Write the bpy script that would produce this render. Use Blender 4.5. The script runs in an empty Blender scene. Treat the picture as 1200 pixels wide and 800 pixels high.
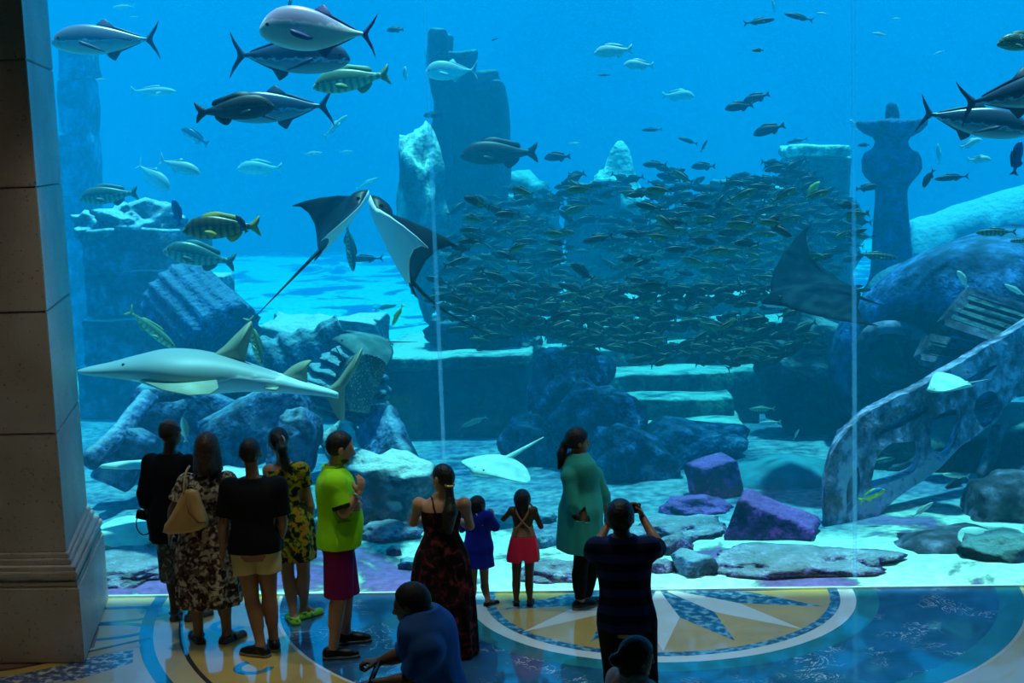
import bpy, bmesh, math, random
import numpy as np
from mathutils import Vector, Matrix, Euler, noise as mnoise
PI = math.pi
S = bpy.context.scene
COL = S.collection
rnd = random.Random(7)

# ------------------------------------------------------------------ camera
F_PX = 1679.0
CAM = Vector((1.02, -13.0, 4.2))
PITCH, ROLL, YAW = math.radians(7.9), math.radians(-2.08), math.radians(4.5)
RC = Matrix.Rotation(YAW, 3, 'Z') @ Matrix.Rotation(PI/2 - PITCH, 3, 'X') @ Matrix.Rotation(ROLL, 3, 'Z')
cam_d = bpy.data.cameras.new('camera'); cam = bpy.data.objects.new('camera', cam_d); COL.objects.link(cam)
cam.matrix_world = Matrix.Translation(CAM) @ RC.to_4x4()
cam_d.sensor_width = 36.0; cam_d.lens = F_PX * 36.0 / 1200.0
cam_d.clip_start = 0.1; cam_d.clip_end = 300
S.camera = cam

def ray(px, py):
    return (RC @ Vector(((px-600)/F_PX, -(py-400)/F_PX, -1.0)))
def at(px, py, Y):
    "the point of the plane y=Y that stands behind picture position (px,py)"
    d = ray(px, py); t = (Y - CAM.y)/d.y
    return CAM + d*t
def on_floor(px, py, z=0.0):
    d = ray(px, py); t = (z - CAM.z)/d.z
    return CAM + d*t
def depth(p):
    return -(RC.transposed() @ (Vector(p)-CAM)).z
def proj(p):
    v = RC.transposed() @ (Vector(p)-CAM)
    return (600 + F_PX*v.x/-v.z, 400 - F_PX*v.y/-v.z)
def ppm(p):            # pixels per metre at p
    return F_PX/depth(p)

# ------------------------------------------------------------------ objects
def put(o, parent=None):
    COL.objects.link(o)
    if parent is not None: o.parent = parent
    return o
def tag(o, label=None, cat=None, group=None, kind=None):
    if label: o['label'] = label
    if cat: o['category'] = cat
    if group: o['group'] = group
    if kind: o['kind'] = kind
    return o
def empty(name, loc=(0,0,0), rz=0.0, **k):
    o = bpy.data.objects.new(name, None); o.empty_display_size = 0.1
    put(o); o.location = loc; o.rotation_euler = (0,0,rz)
    return tag(o, **k)
def mesh_obj(name, verts, faces, mats, parent=None, smooth=True, mat_ids=None):
    me = bpy.data.meshes.new(name)
    if isinstance(verts, np.ndarray): verts = verts.tolist()
    if isinstance(faces, np.ndarray): faces = faces.tolist()
    me.from_pydata([tuple(v) for v in verts], [], faces)
    if not isinstance(mats, (list, tuple)): mats = [mats]
    for m in mats: me.materials.append(m)
    if mat_ids is not None: me.polygons.foreach_set('material_index', mat_ids)
    if smooth: me.polygons.foreach_set('use_smooth', [True]*len(me.polygons))
    me.update()
    return put(bpy.data.objects.new(name, me), parent)
def bm_obj(name, bm, mats, parent=None, smooth=False):
    me = bpy.data.meshes.new(name)
    bmesh.ops.recalc_face_normals(bm, faces=bm.faces)
    bm.to_mesh(me); bm.free()
    if not isinstance(mats, (list, tuple)): mats = [mats]
    for m in mats: me.materials.append(m)
    if smooth: me.polygons.foreach_set('use_smooth', [True]*len(me.polygons))
    return put(bpy.data.objects.new(name, me), parent)
def copy_tree(o, parent=None):
    c = o.copy(); put(c)
    if parent is not None: c.parent = parent
    for ch in [x for x in COL.objects if x.parent == o]:
        copy_tree(ch, c)
    return c

# ------------------------------------------------------------------ materials
def new_mat(name):
    m = bpy.data.materials.new(name); m.use_nodes = True
    nt = m.node_tree
    for n in list(nt.nodes): nt.nodes.remove(n)
    out = nt.nodes.new('ShaderNodeOutputMaterial')
    return m, nt, out
def N(nt, kind, **k):
    n = nt.nodes.new(kind)
    for a, b in k.items():
        if a.startswith('_'): setattr(n, a[1:], b)
        else: n.inputs[a.replace('_', ' ')].default_value = b
    return n
def rgb(c):
    return (c[0], c[1], c[2], 1.0)
def srgb(r, g, b):
    def f(c):
        c /= 255.0
        return c/12.92 if c <= .04045 else ((c+.055)/1.055)**2.4
    return (f(r), f(g), f(b))
def ramp(nt, stops, interp='LINEAR'):
    n = nt.nodes.new('ShaderNodeValToRGB'); n.color_ramp.interpolation = interp
    e = n.color_ramp.elements
    while len(e) < len(stops): e.new(0.5)
    for q, (p, c) in zip(e, stops):
        q.position = p; q.color = rgb(c)
    return n
def mat_plain(name, col, rough=.6, spec=.4, var=.0, scale=6.0, bump=0.0, bscale=40.0, metallic=0.0, coat=0.0):
    m, nt, out = new_mat(name)
    b = nt.nodes.new('ShaderNodeBsdfPrincipled')
    b.inputs['Roughness'].default_value = rough
    b.inputs['Specular IOR Level'].default_value = spec
    b.inputs['Metallic'].default_value = metallic
    b.inputs['Coat Weight'].default_value = coat
    tc = nt.nodes.new('ShaderNodeTexCoord')
    if var > 0:
        nz = N(nt, 'ShaderNodeTexNoise', Scale=scale, Detail=5.0)
        nt.links.new(tc.outputs['Object'], nz.inputs['Vector'])
        r = ramp(nt, [(.3, [c*(1-var) for c in col]), (.7, [min(1, c*(1+var)) for c in col])])
        nt.links.new(nz.outputs['Fac'], r.inputs['Fac'])
        nt.links.new(r.outputs['Color'], b.inputs['Base Color'])
    else:
        b.inputs['Base Color'].default_value = rgb(col)
    if bump > 0:
        n2 = N(nt, 'ShaderNodeTexNoise', Scale=bscale, Detail=4.0)
        nt.links.new(tc.outputs['Object'], n2.inputs['Vector'])
        bp = N(nt, 'ShaderNodeBump', Strength=bump, Distance=.02)
        nt.links.new(n2.outputs['Fac'], bp.inputs['Height'])
        nt.links.new(bp.outputs['Normal'], b.inputs['Normal'])
    nt.links.new(b.outputs[0], out.inputs['Surface'])
    return m
def mat_patchy(name, cols, stops=(.35,.5,.65), scale=2.0, rough=.8, bump=.4, bscale=12.0, detail=6.0, distort=0.0, spec=.2):
    "stone or cloth whose colour changes in patches"
    m, nt, out = new_mat(name)
    b = nt.nodes.new('ShaderNodeBsdfPrincipled'); b.inputs['Roughness'].default_value = rough
    b.inputs['Specular IOR Level'].default_value = spec
    tc = nt.nodes.new('ShaderNodeTexCoord')
    nz = N(nt, 'ShaderNodeTexNoise', Scale=scale, Detail=detail, Distortion=distort)
    nt.links.new(tc.outputs['Object'], nz.inputs['Vector'])
    r = ramp(nt, list(zip(stops, cols)))
    nt.links.new(nz.outputs['Fac'], r.inputs['Fac'])
    nt.links.new(r.outputs['Color'], b.inputs['Base Color'])
    if bump > 0:
        n2 = N(nt, 'ShaderNodeTexNoise', Scale=bscale, Detail=6.0)
        nt.links.new(tc.outputs['Object'], n2.inputs['Vector'])
        bp = N(nt, 'ShaderNodeBump', Strength=bump, Distance=.1)
        nt.links.new(n2.outputs['Fac'], bp.inputs['Height'])
        nt.links.new(bp.outputs['Normal'], b.inputs['Normal'])
    nt.links.new(b.outputs[0], out.inputs['Surface'])
    return m

# ------------------------------------------------------------------ shapes
def add_box(bm, lo, hi, M=None, bevel=0.0):
    vs = [bm.verts.new((x, y, z)) for x in (lo[0], hi[0]) for y in (lo[1], hi[1]) for z in (lo[2], hi[2])]
    fs = [(0,1,3,2), (4,6,7,5), (0,4,5,1), (2,3,7,6), (0,2,6,4), (1,5,7,3)]
    fc = [bm.faces.new([vs[i] for i in f]) for f in fs]
    if M is not None:
        for v in vs: v.co = M @ v.co
    if bevel > 0:
        bmesh.ops.bevel(bm, geom=list({e for f in fc for e in f.edges}), offset=bevel, segments=2, affect='EDGES', profile=.6)
def frame_from(a, b):
    "matrix that carries the z axis from a to b"
    a = Vector(a); b = Vector(b); z = (b-a).normalized()
    x = z.orthogonal().normalized(); y = z.cross(x)
    M = Matrix((x, y, z)).transposed().to_4x4(); M.translation = a
    return M
def add_lathe(bm, prof, seg=32, M=None, ell=1.0):
    rings = []
    for r, z in prof:
        ring = [bm.verts.new((r*math.cos(2*PI*i/seg), r*ell*math.sin(2*PI*i/seg), z)) for i in range(seg)]
        rings.append(ring)
    for a, b in zip(rings, rings[1:]):
        for i in range(seg):
            bm.faces.new((a[i], a[(i+1)%seg], b[(i+1)%seg], b[i]))
    bm.faces.new(rings[0][::-1]); bm.faces.new(rings[-1])
    if M is not None:
        for ring in rings:
            for v in ring: v.co = M @ v.co
def add_tube(bm, pts, rad, seg=10, cap=True):
    pts = [Vector(p) for p in pts]
    n = len(pts); rs = rad if isinstance(rad, (list, tuple)) else [rad]*n
    rings = []; prev = None
    for i, p in enumerate(pts):
        t = (pts[min(i+1, n-1)] - pts[max(i-1, 0)]).normalized()
        if prev is None: x = t.orthogonal().normalized()
        else: x = (prev - t*prev.dot(t)).normalized()
        prev = x; y = t.cross(x)
        rings.append([bm.verts.new(p + (x*math.cos(2*PI*j/seg) + y*math.sin(2*PI*j/seg))*rs[i]) for j in range(seg)])
    for a, b in zip(rings, rings[1:]):
        for i in range(seg): bm.faces.new((a[i], a[(i+1)%seg], b[(i+1)%seg], b[i]))
    if cap: bm.faces.new(rings[0][::-1]); bm.faces.new(rings[-1])
def smooth_curve(pts, n=8):
    "Catmull-Rom through points of any dimension"
    pts = [np.array(p, float) for p in pts]; out = []
    P_ = [2*pts[0]-pts[1]] + pts + [2*pts[-1]-pts[-2]]
    for i in range(1, len(P_)-2):
        p0, p1, p2, p3 = P_[i-1:i+3]
        for k in range(n):
            t = k/n
            out.append(.5*((2*p1)+(-p0+p2)*t+(2*p0-5*p1+4*p2-p3)*t*t+(-p0+3*p1-3*p2+p3)*t**3))
    out.append(pts[-1]); return out
def displace(bm, amp, scale, seed=0.0, octv=4):
    for v in bm.verts:
        p = v.co*scale + Vector((seed, seed*1.7, -seed))
        d = Vector((mnoise.fractal(p, 1.0, 2.0, octv), mnoise.fractal(p+Vector((31,0,0)), 1.0, 2.0, octv), mnoise.fractal(p+Vector((0,57,0)), 1.0, 2.0, octv)))
        v.co += d*amp
def rock_mesh(size, sub=4, amp=.25, scale=1.2, seed=0.0, boxy=0.0, M=None):
    "a boulder; boxy pulls it towards a weathered block"
    bm = bmesh.new(); bmesh.ops.create_icosphere(bm, subdivisions=sub, radius=1.0)
    for v in bm.verts:
        p = v.co.copy()
        if boxy > 0:
            m = max(abs(p.x), abs(p.y), abs(p.z))
            p = p.lerp(p/m*.86, boxy)
        f = 1 + amp*mnoise.fractal(p*scale + Vector((seed, seed*2.3, seed*.7)), 1.0, 2.0, 5)
        c = mnoise.cell(p*scale*1.6 + Vector((seed,0,0)))
        f += .06*amp*c
        v.co = Vector((p.x*size[0], p.y*size[1], p.z*size[2]))*f
    if M is not None: bm.transform(M)
    return bm
def block_mesh(lo, hi, cut=.35, amp=.06, seed=0.0, M=None, scale=1.3):
    "a hewn block, subdivided and worn"
    bm = bmesh.new(); add_box(bm, lo, hi)
    L = max(hi[i]-lo[i] for i in range(3))
    bmesh.ops.bevel(bm, geom=bm.edges[:], offset=min(.05, L*.04), segments=1, affect='EDGES')
    for _ in range(7):
        es = [e for e in bm.edges if e.calc_length() > cut]
        if not es or len(bm.verts) > 9000: break
        bmesh.ops.subdivide_edges(bm, edges=es, cuts=1, use_grid_fill=True)
    bmesh.ops.triangulate(bm, faces=[f for f in bm.faces if len(f.verts) > 4])
    displace(bm, amp, scale, seed)
    if M is not None: bm.transform(M)
    return bm
# ------------------------------------------------------------------ view
S.view_settings.view_transform = 'Standard'; S.view_settings.look = 'None'
S.view_settings.gamma = 1.0; S.view_settings.exposure = -1.53
S.view_settings.use_curve_mapping = False
S.cycles.use_denoising = True
S.cycles.max_bounces = 8; S.cycles.volume_bounces = 2; S.cycles.transparent_max_bounces = 12
S.cycles.sample_clamp_indirect = 6.0
S.cycles.caustics_reflective = False; S.cycles.caustics_refractive = False

# ------------------------------------------------------------------ daylight over the lagoon
W = bpy.data.worlds.new('world'); S.world = W; W.use_nodes = True
bg = W.node_tree.nodes['Background']; bg.inputs['Color'].default_value = (.03, .40, 1.0, 1); bg.inputs['Strength'].default_value = 2.9
def sun(name, rot, energy, col, ang):
    d = bpy.data.lights.new(name, 'SUN'); d.energy = energy; d.color = col; d.angle = math.radians(ang)
    o = bpy.data.objects.new(name, d); put(o); o.rotation_euler = [math.radians(a) for a in rot]; return o
sun('sun', (-4, 4, 0), 26.0, (1.0, .97, .88), 3.0)

# ------------------------------------------------------------------ water
TX0, TX1, TY1, TZ = -24.0, 26.0, 34.0, 10.0
def water_mat():
    m, nt, out = new_mat('water')
    sc = N(nt, 'ShaderNodeVolumeScatter', Color=(.0, .60, .93, 1), Density=.036, Anisotropy=.2)
    ab = N(nt, 'ShaderNodeVolumeAbsorption', Color=(.0, .87, .975, 1), Density=.20)
    ad = nt.nodes.new('ShaderNodeAddShader')
    nt.links.new(sc.outputs[0], ad.inputs[0]); nt.links.new(ab.outputs[0], ad.inputs[1])
    nt.links.new(ad.outputs[0], out.inputs['Volume'])
    return m
bm = bmesh.new(); add_box(bm, (TX0, .20, -.6), (TX1, TY1, TZ))
o = bm_obj('water', bm, water_mat()); tag(o, kind='structure')
# ------------------------------------------------------------------ room shell
GX0, GX1, GZ = -8.3, 10.7, 7.2
CEIL = 7.6
def slab(name, lo, hi, m, kind='structure', parent=None, bevel=0.0):
    bm = bmesh.new(); add_box(bm, lo, hi, bevel=bevel)
    o = bm_obj(name, bm, m, parent)
    if parent is None: o['kind'] = kind
    return o
def travertine(name, c0, c1, joint=.0):
    m, nt, out = new_mat(name)
    b = nt.nodes.new('ShaderNodeBsdfPrincipled'); b.inputs['Roughness'].default_value = .42
    tc = nt.nodes.new('ShaderNodeTexCoord')
    nz = N(nt, 'ShaderNodeTexNoise', Scale=1.6, Detail=5.0)
    nt.links.new(tc.outputs['Object'], nz.inputs['Vector'])
    r = ramp(nt, [(.3, c0), (.7, c1)]); nt.links.new(nz.outputs['Fac'], r.inputs['Fac'])
    # small dark pits of the stone
    vo = N(nt, 'ShaderNodeTexNoise', Scale=34.0, Detail=3.0, Roughness=.7)
    nt.links.new(tc.outputs['Object'], vo.inputs['Vector'])
    pr = ramp(nt, [(.30, (.18,.14,.12)), (.40, (1,1,1))]); nt.links.new(vo.outputs['Fac'], pr.inputs['Fac'])
    mx = nt.nodes.new('ShaderNodeMix'); mx.data_type = 'RGBA'; mx.blend_type = 'MULTIPLY'; mx.inputs['Factor'].default_value = .8
    nt.links.new(r.outputs['Color'], mx.inputs[6]); nt.links.new(pr.outputs['Color'], mx.inputs[7])
    nt.links.new(mx.outputs[2], b.inputs['Base Color'])
    bp = N(nt, 'ShaderNodeBump', Strength=.5, Distance=.01); nt.links.new(pr.outputs['Color'], bp.inputs['Height'])
    nt.links.new(bp.outputs['Normal'], b.inputs['Normal'])
    nt.links.new(b.outputs[0], out.inputs['Surface']); return m
M_plaster = mat_plain('dark_plaster', (.20,.15,.12), rough=.7, var=.15, scale=2)
M_stone = travertine('travertine', (.50,.40,.35), (.68,.58,.52))
slab('ceiling', (-12,-19,CEIL), (14,.45,CEIL+.3), M_plaster)
slab('wall_rear', (-12,-19.3,0), (14,-19,CEIL), M_plaster)
slab('wall_left', (-12.3,-19,0), (-12,.45,CEIL), M_plaster)
slab('wall_right', (14,-19,0), (14.3,.45,CEIL), M_plaster)
slab('wall_front_left', (-12,0,0), (GX0,.42,CEIL), M_plaster)
slab('wall_front_right', (GX1,0,0), (14,.42,CEIL), M_plaster)
slab('wall_front_top', (GX0,0,GZ), (GX1,.42,CEIL), M_plaster)

# ------------------------------------------------------------------ floor with its marble inlay (one object)
def marble(name, base, vein=(.85,.95,.95), amount=.0, scale=1.4, var=.25, mottle=0.0, mcol=None, rough=.05):
    m, nt, out = new_mat(name)
    b = nt.nodes.new('ShaderNodeBsdfPrincipled')
    b.inputs['Roughness'].default_value = .35; b.inputs['Coat Weight'].default_value = 1.0
    b.inputs['Coat Roughness'].default_value = rough; b.inputs['Coat IOR'].default_value = 2.2
    tc = nt.nodes.new('ShaderNodeTexCoord')
    nz = N(nt, 'ShaderNodeTexNoise', Scale=scale, Detail=7.0, Distortion=1.2)
    nt.links.new(tc.outputs['Object'], nz.inputs['Vector'])
    lo = [c*(1-var) for c in base]; hi = [min(1, c*(1+var)) for c in base]
    stops = [(.3, lo), (.7, hi)]
    if mottle:
        n3 = N(nt, 'ShaderNodeTexNoise', Scale=mottle, Detail=3.0)
        nt.links.new(tc.outputs['Object'], n3.inputs['Vector'])
        r = ramp(nt, [(.38, lo), (.5, hi), (.62, mcol)]); nt.links.new(n3.outputs['Fac'], r.inputs['Fac'])
    else:
        r = ramp(nt, stops); nt.links.new(nz.outputs['Fac'], r.inputs['Fac'])
    src = r.outputs['Color']
    if amount > 0:
        n2 = N(nt, 'ShaderNodeTexNoise', Scale=scale*2.2, Detail=3.0, Distortion=2.4, Roughness=.6)
        nt.links.new(tc.outputs['Object'], n2.inputs['Vector'])
        v = ramp(nt, [(.480, (0,0,0)), (.5, (amount,)*3), (.520, (0,0,0))]); nt.links.new(n2.outputs['Fac'], v.inputs['Fac'])
        n4 = N(nt, 'ShaderNodeTexNoise', Scale=scale*1.5, Detail=1.0)
        nt.links.new(tc.outputs['Object'], n4.inputs['Vector'])
        g = ramp(nt, [(.5, (0,0,0)), (.62, (1,1,1))]); nt.links.new(n4.outputs['Fac'], g.inputs['Fac'])
        mu = nt.nodes.new('ShaderNodeMath'); mu.operation = 'MULTIPLY'
        nt.links.new(v.outputs['Color'], mu.inputs[0]); nt.links.new(g.outputs['Color'], mu.inputs[1])
        mx = nt.nodes.new('ShaderNodeMix'); mx.data_type = 'RGBA'
        nt.links.new(mu.outputs[0], mx.inputs['Factor']); nt.links.new(src, mx.inputs[6]); mx.inputs[7].default_value = rgb(vein)
        src = mx.outputs[2]
    nt.links.new(src, b.inputs['Base Color']); nt.links.new(b.outputs[0], out.inputs['Surface'])
    return m
FM = [marble('floor_cream', (.74,.60,.36), var=.12, scale=.9),                                   # 0
      marble('floor_ocean', (.016,.09,.20), amount=.9, scale=1.5, var=.6),                       # 1
      marble('floor_gold', (.70,.44,.11), var=.15),                                              # 2
      marble('floor_white', (.90,.88,.80), var=.05),                                             # 3
      marble('floor_blue_mottle', (.02,.11,.24), mottle=14.0, mcol=(.30,.55,.62), var=.4),       # 4
      marble('floor_teal', (.02,.20,.22), var=.2),                                               # 5
      marble('floor_blue_line', (.02,.20,.38), var=.1),                                          # 6
      marble('floor_black_line', (.03,.02,.02), var=.1),                                         # 7
      marble('floor_brown', (.26,.12,.07), amount=.5, vein=(.6,.4,.3), var=.3),                  # 8
      marble('floor_blue_chips', (.05,.10,.26), mottle=16.0, mcol=(.75,.80,.82), var=.5)]        # 9
fv, ff, fm = [], [], []
def fpoly(pts, m, lvl):
    base = len(fv); z = lvl*.0004
    for p in pts: fv.append((p[0], p[1], z))
    ff.append(tuple(range(base, base+len(pts)))); fm.append(m)
def fring(cx, cy, r0, r1, m, lvl, a0=0.0, a1=360.0, n=160):
    for i in range(n):
        t0 = math.radians(a0+(a1-a0)*i/n); t1 = math.radians(a0+(a1-a0)*(i+1)/n)
        q = [(cx+r1*math.cos(t0), cy+r1*math.sin(t0)), (cx+r1*math.cos(t1), cy+r1*math.sin(t1))]
        q += [(cx+r0*math.cos(t1), cy+r0*math.sin(t1)), (cx+r0*math.cos(t0), cy+r0*math.sin(t0))] if r0 > 0 else [(cx, cy)]
        if all(p[1] > 0 for p in q): continue
        q = [(p[0], min(p[1], 0.0)) for p in q]
        if r0 == 0 and q[0][1] == 0 and q[1][1] == 0: continue
        fpoly(q[::1], m, lvl)
def fstrip(pts, w, m, lvl):
    pts = smooth_curve(pts, 8); L = []; R = []
    for i, p in enumerate(pts):
        a = pts[max(i-1,0)]; b = pts[min(i+1,len(pts)-1)]
        t = (b-a)/np.linalg.norm(b-a); nn = np.array([-t[1], t[0]])*w/2
        L.append(p+nn); R.append(p-nn)
    for i in range(len(pts)-1): fpoly([R[i], R[i+1], L[i+1], L[i]], m, lvl)
fpoly([(-12,-19),(14,-19),(14,0.05),(-12,0.05)], 2, 0)
OX, OY, OR = 1.15, .30, 3.44
fring(OX, OY, 0, 12.0, 0, .5)
fring(OX, OY, 4.72, 5.4, 0, 1)
fring(OX, OY, 4.56, 4.68, 6, 2)                     # blue line that sweeps round
fring(OX, OY, OR+.03, 4.34, 2, 2)                   # gold field the group stands on
fring(OX, OY, 4.30, 4.34, 7, 3)
fring(OX, OY, OR-.2, OR+.03, 3, 3, 150, 260)
fring(OX, OY, 0, OR, 1, 4)                          # ocean marble disc
fring(OX, OY, OR-.22, OR, 5, 5, 270, 370)
for th in (197, 214, 231):                          # wave scrolls in the gold field
    a = math.radians(th); cx, cy = OX+3.9*math.cos(a), OY+3.9*math.sin(a)
    fring(cx, cy, .10, .17, 6, 3, th-90, th+150, 30)
fring(1.3, -.08, 0, 1.97, 5, 6)
fring(1.3, -.08, 0, 1.77, 3, 7)
fring(1.3, -.08, 0, 1.63, 4, 8)
fring(1.3, -.08, 0, 1.54, 2, 9)
def spike(th, r, rn, m, lvl):
    c = (1.28, .10); w = math.radians(11.25)
    P = lambda a, q: (c[0]+q*math.cos(a), min(0, c[1]+q*math.sin(a)))
    a = math.radians(th)
    fpoly([c, P(a-w, rn), P(a, r), P(a+w, rn)], m, lvl)
for k in range(8):
    th = 22.5+45*k
    if 180 < th < 360: spike(th, 1.58, .87, 4, 10)
for k in range(8):
    th = 45*k
    if 180 < th < 360: spike(th, 1.70, .87, 3, 11)
# scrolls, gold band and chips by the pillar
for cy in (-.55, -1.02):
    fstrip([(-3.95, cy+.22), (-3.50, cy+.24), (-3.28, cy+.10), (-3.42, cy-.08), (-3.80, cy-.20)], .07, 6, 3)
fstrip([(-5.2,-2.15), (-4.15,-1.88), (-3.55,-1.42), (-3.2,-1.15)], .05, 7, 5)
fstrip([(-5.2,-2.26), (-4.15,-1.99), (-3.55,-1.53), (-3.25,-1.30)], .13, 2, 4)
fpoly([(-6,-2.3), (-6,0), (-4.2,0), (-3.75,-.9), (-3.62,-1.38), (-4.15,-1.90), (-5.2,-2.17)], 8, 4)
fpoly([(-5.2,-2.5), (-4.2,-2.30), (-3.5,-2.15), (-3.15,-1.75), (-3.25,-1.45), (-3.55,-1.58), (-4.15,-2.05), (-5.2,-2.32)][::-1], 9, 3)
fl = mesh_obj('floor', fv, ff, FM, smooth=False, mat_ids=fm); fl['kind'] = 'structure'
slab('floor_base', (-12,-19,-.4), (14,.45,-.01), M_plaster)

# ------------------------------------------------------------------ the acrylic window
def glass_mat():
    m, nt, out = new_mat('acrylic')
    tr = nt.nodes.new('ShaderNodeBsdfTransparent'); tr.inputs['Color'].default_value = (.97,.99,1,1)
    gl = nt.nodes.new('ShaderNodeBsdfGlossy'); gl.inputs['Roughness'].default_value = .01
    mx = nt.nodes.new('ShaderNodeMixShader'); mx.inputs[0].default_value = .035
    nt.links.new(tr.outputs[0], mx.inputs[1]); nt.links.new(gl.outputs[0], mx.inputs[2])
    nt.links.new(mx.outputs[0], out.inputs['Surface']); return m
def seam_mat():
    m, nt, out = new_mat('seam_resin')
    tr = nt.nodes.new('ShaderNodeBsdfTransparent')
    tl = nt.nodes.new('ShaderNodeBsdfTranslucent'); tl.inputs['Color'].default_value = (.75,.9,1,1)
    mx = nt.nodes.new('ShaderNodeMixShader'); mx.inputs[0].default_value = .22
    nt.links.new(tr.outputs[0], mx.inputs[1]); nt.links.new(tl.outputs[0], mx.inputs[2])
    nt.links.new(mx.outputs[0], out.inputs['Surface']); return m
M_glass, M_seam = glass_mat(), seam_mat()
win = empty('window_1', (0,0,0), kind='structure')
xs = [GX0, -4.49, -.69, 3.11, 6.91, GX1]
for a, b in zip(xs, xs[1:]):
    slab('pane', (a+.02, .02, .022), (b-.02, .18, GZ), M_glass, parent=win)
for x in xs[1:-1]:
    slab('seam', (x-.018, .08, .022), (x+.018, .11, GZ), M_seam, parent=win)
slab('trim_1', (GX0, -.015, 0), (GX1, .018, .022), mat_plain('gasket', (.75,.85,.85), rough=.35, spec=.6))

# ------------------------------------------------------------------ travertine pillar at the left
def prism(name, pts, z0, z1, m, parent=None, bev=0.0, joints=()):
    bm = bmesh.new()
    lo = [bm.verts.new((x, y, z0)) for x, y in pts]; hi = [bm.verts.new((x, y, z1)) for x, y in pts]
    n = len(pts)
    for i in range(n): bm.faces.new((lo[i], lo[(i+1)%n], hi[(i+1)%n], hi[i]))
    bm.faces.new(lo[::-1]); bm.faces.new(hi)
    if bev: bmesh.ops.bevel(bm, geom=bm.edges[:], offset=bev, segments=2, affect='EDGES')
    return bm_obj(name, bm, m, parent)
pil = empty('stone_pillar', (-5.0, -.9, 0), kind='structure')
def pplan(e): return [(-6.3-e+5.0, -1.62-e+.9), (-3.70+e+5.0, -1.62-e+.9), (-4.12+e+5.0, .0+.9-.02), (-6.3-e+5.0, .0+.9-.02)]
for i in range(8):
    z0 = .92 + i*1.02
    if z0 > CEIL-.05: break
    prism('stone_course', pplan(.0), z0+.004, min(z0+1.016, CEIL-.01), M_stone, pil, bev=.008)
prism('plinth', pplan(.14), 0.002, .66, M_stone, pil, bev=.012)
# moulding: stacked steps of a cyma
for e, za, zb in ((.12,.66,.70), (.10,.70,.74), (.135,.74,.79), (.11,.79,.83), (.06,.83,.88), (.03,.88,.922)):
    prism('moulding', pplan(e), za+.001, zb, M_stone, pil, bev=.006)

# ------------------------------------------------------------------ unseen ceiling downlights added for floor and pillar; greenish tint stands in for tank glow
def unseen_downlight(x, y, energy, spot=70, tilt=(0,0), col=(.86,1.0,.84)):
    bm = bmesh.new(); add_lathe(bm, [(.0,0),(.10,0),(.13,.03),(.13,.05)], 24)
    r = empty('added_downlight', (x, y, CEIL-.06), label='unseen ceiling lamp added to light the hall floor and pillar', cat='added ceiling light', group='added downlights over the hall')
    bm_obj('added_light_housing', bm, mat_plain('added_lamp_metal', (.6,.6,.6), metallic=.8, rough=.4) if 'added_lamp_metal' not in bpy.data.materials else bpy.data.materials['added_lamp_metal'], r, True)
    d = bpy.data.lights.new('added_downlight_lamp', 'SPOT'); d.energy = energy; d.spot_size = math.radians(spot); d.spot_blend = .6
    d.color = col; d.shadow_soft_size = .12
    o = bpy.data.objects.new('added_downlight_lamp', d); put(o, r); o.location = (0,0,-.03); o.rotation_euler = (math.radians(tilt[0]), math.radians(tilt[1]), 0)
unseen_downlight(-5.6, -5.5, 190, 70, (34, 4), (1.0, .62, .36))
unseen_downlight(-2.5, -2.3, 760, 50, (3, 0))
unseen_downlight(0.4, -2.2, 900, 56, (2, 0))
unseen_downlight(2.3, -1.6, 1100, 44, (0, 0))
unseen_downlight(-1.2, -4.4, 420, 50, (4, 0))
unseen_downlight(4.4, -2.4, 520, 60, (4, 0))
# ------------------------------------------------------------------ the lagoon: shell and sand bed
M_rockwall = mat_patchy('rock_wall', [srgb(20,60,90), srgb(50,100,125), srgb(90,140,150)], scale=.25, bump=.5, bscale=1.5)
slab('wall_lagoon_back', (TX0-.5, TY1, -1), (TX1+.5, TY1+.5, TZ), M_rockwall)
slab('wall_lagoon_left', (TX0-.5, .42, -1), (TX0, TY1, TZ), M_rockwall)
slab('wall_lagoon_right', (TX1, .42, -1), (TX1+.5, TY1, TZ), M_rockwall)

def sand_h(x, y):
    h = .035*mnoise.fractal(Vector((x*.5, y*.5, 3)), 1.0, 2.0, 4)
    h += .012*mnoise.fractal(Vector((x*2.4, y*2.4, 9)), 1.0, 2.0, 3)
    f = min(1, max(0, (y-.5)/1.5)); h *= .25+.75*f
    far = max(0, y-14)
    h += .00090*far*far*(1.0+.3*math.sin(x*.35)) + max(0, y-3)*.012
    if y > 8: h += .20*max(0, mnoise.fractal(Vector((x*.22, y*.22, 5)), 1.0, 2.0, 4))*min(1,(y-8)/6)
    return h
ny, nx = 190, 260
vs = []; fs = []
for j in range(ny+1):
    y = .02 + (TY1-.02)*(j/ny)**1.9
    for i in range(nx+1):
        u = (i/nx)*2-1; x = 1 + 25*(abs(u)**1.5)*(1 if u > 0 else -1)
        vs.append((x, y, sand_h(x, y)))
for j in range(ny):
    for i in range(nx):
        a = j*(nx+1)+i; fs.append((a, a+1, a+nx+2, a+nx+1))
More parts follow.
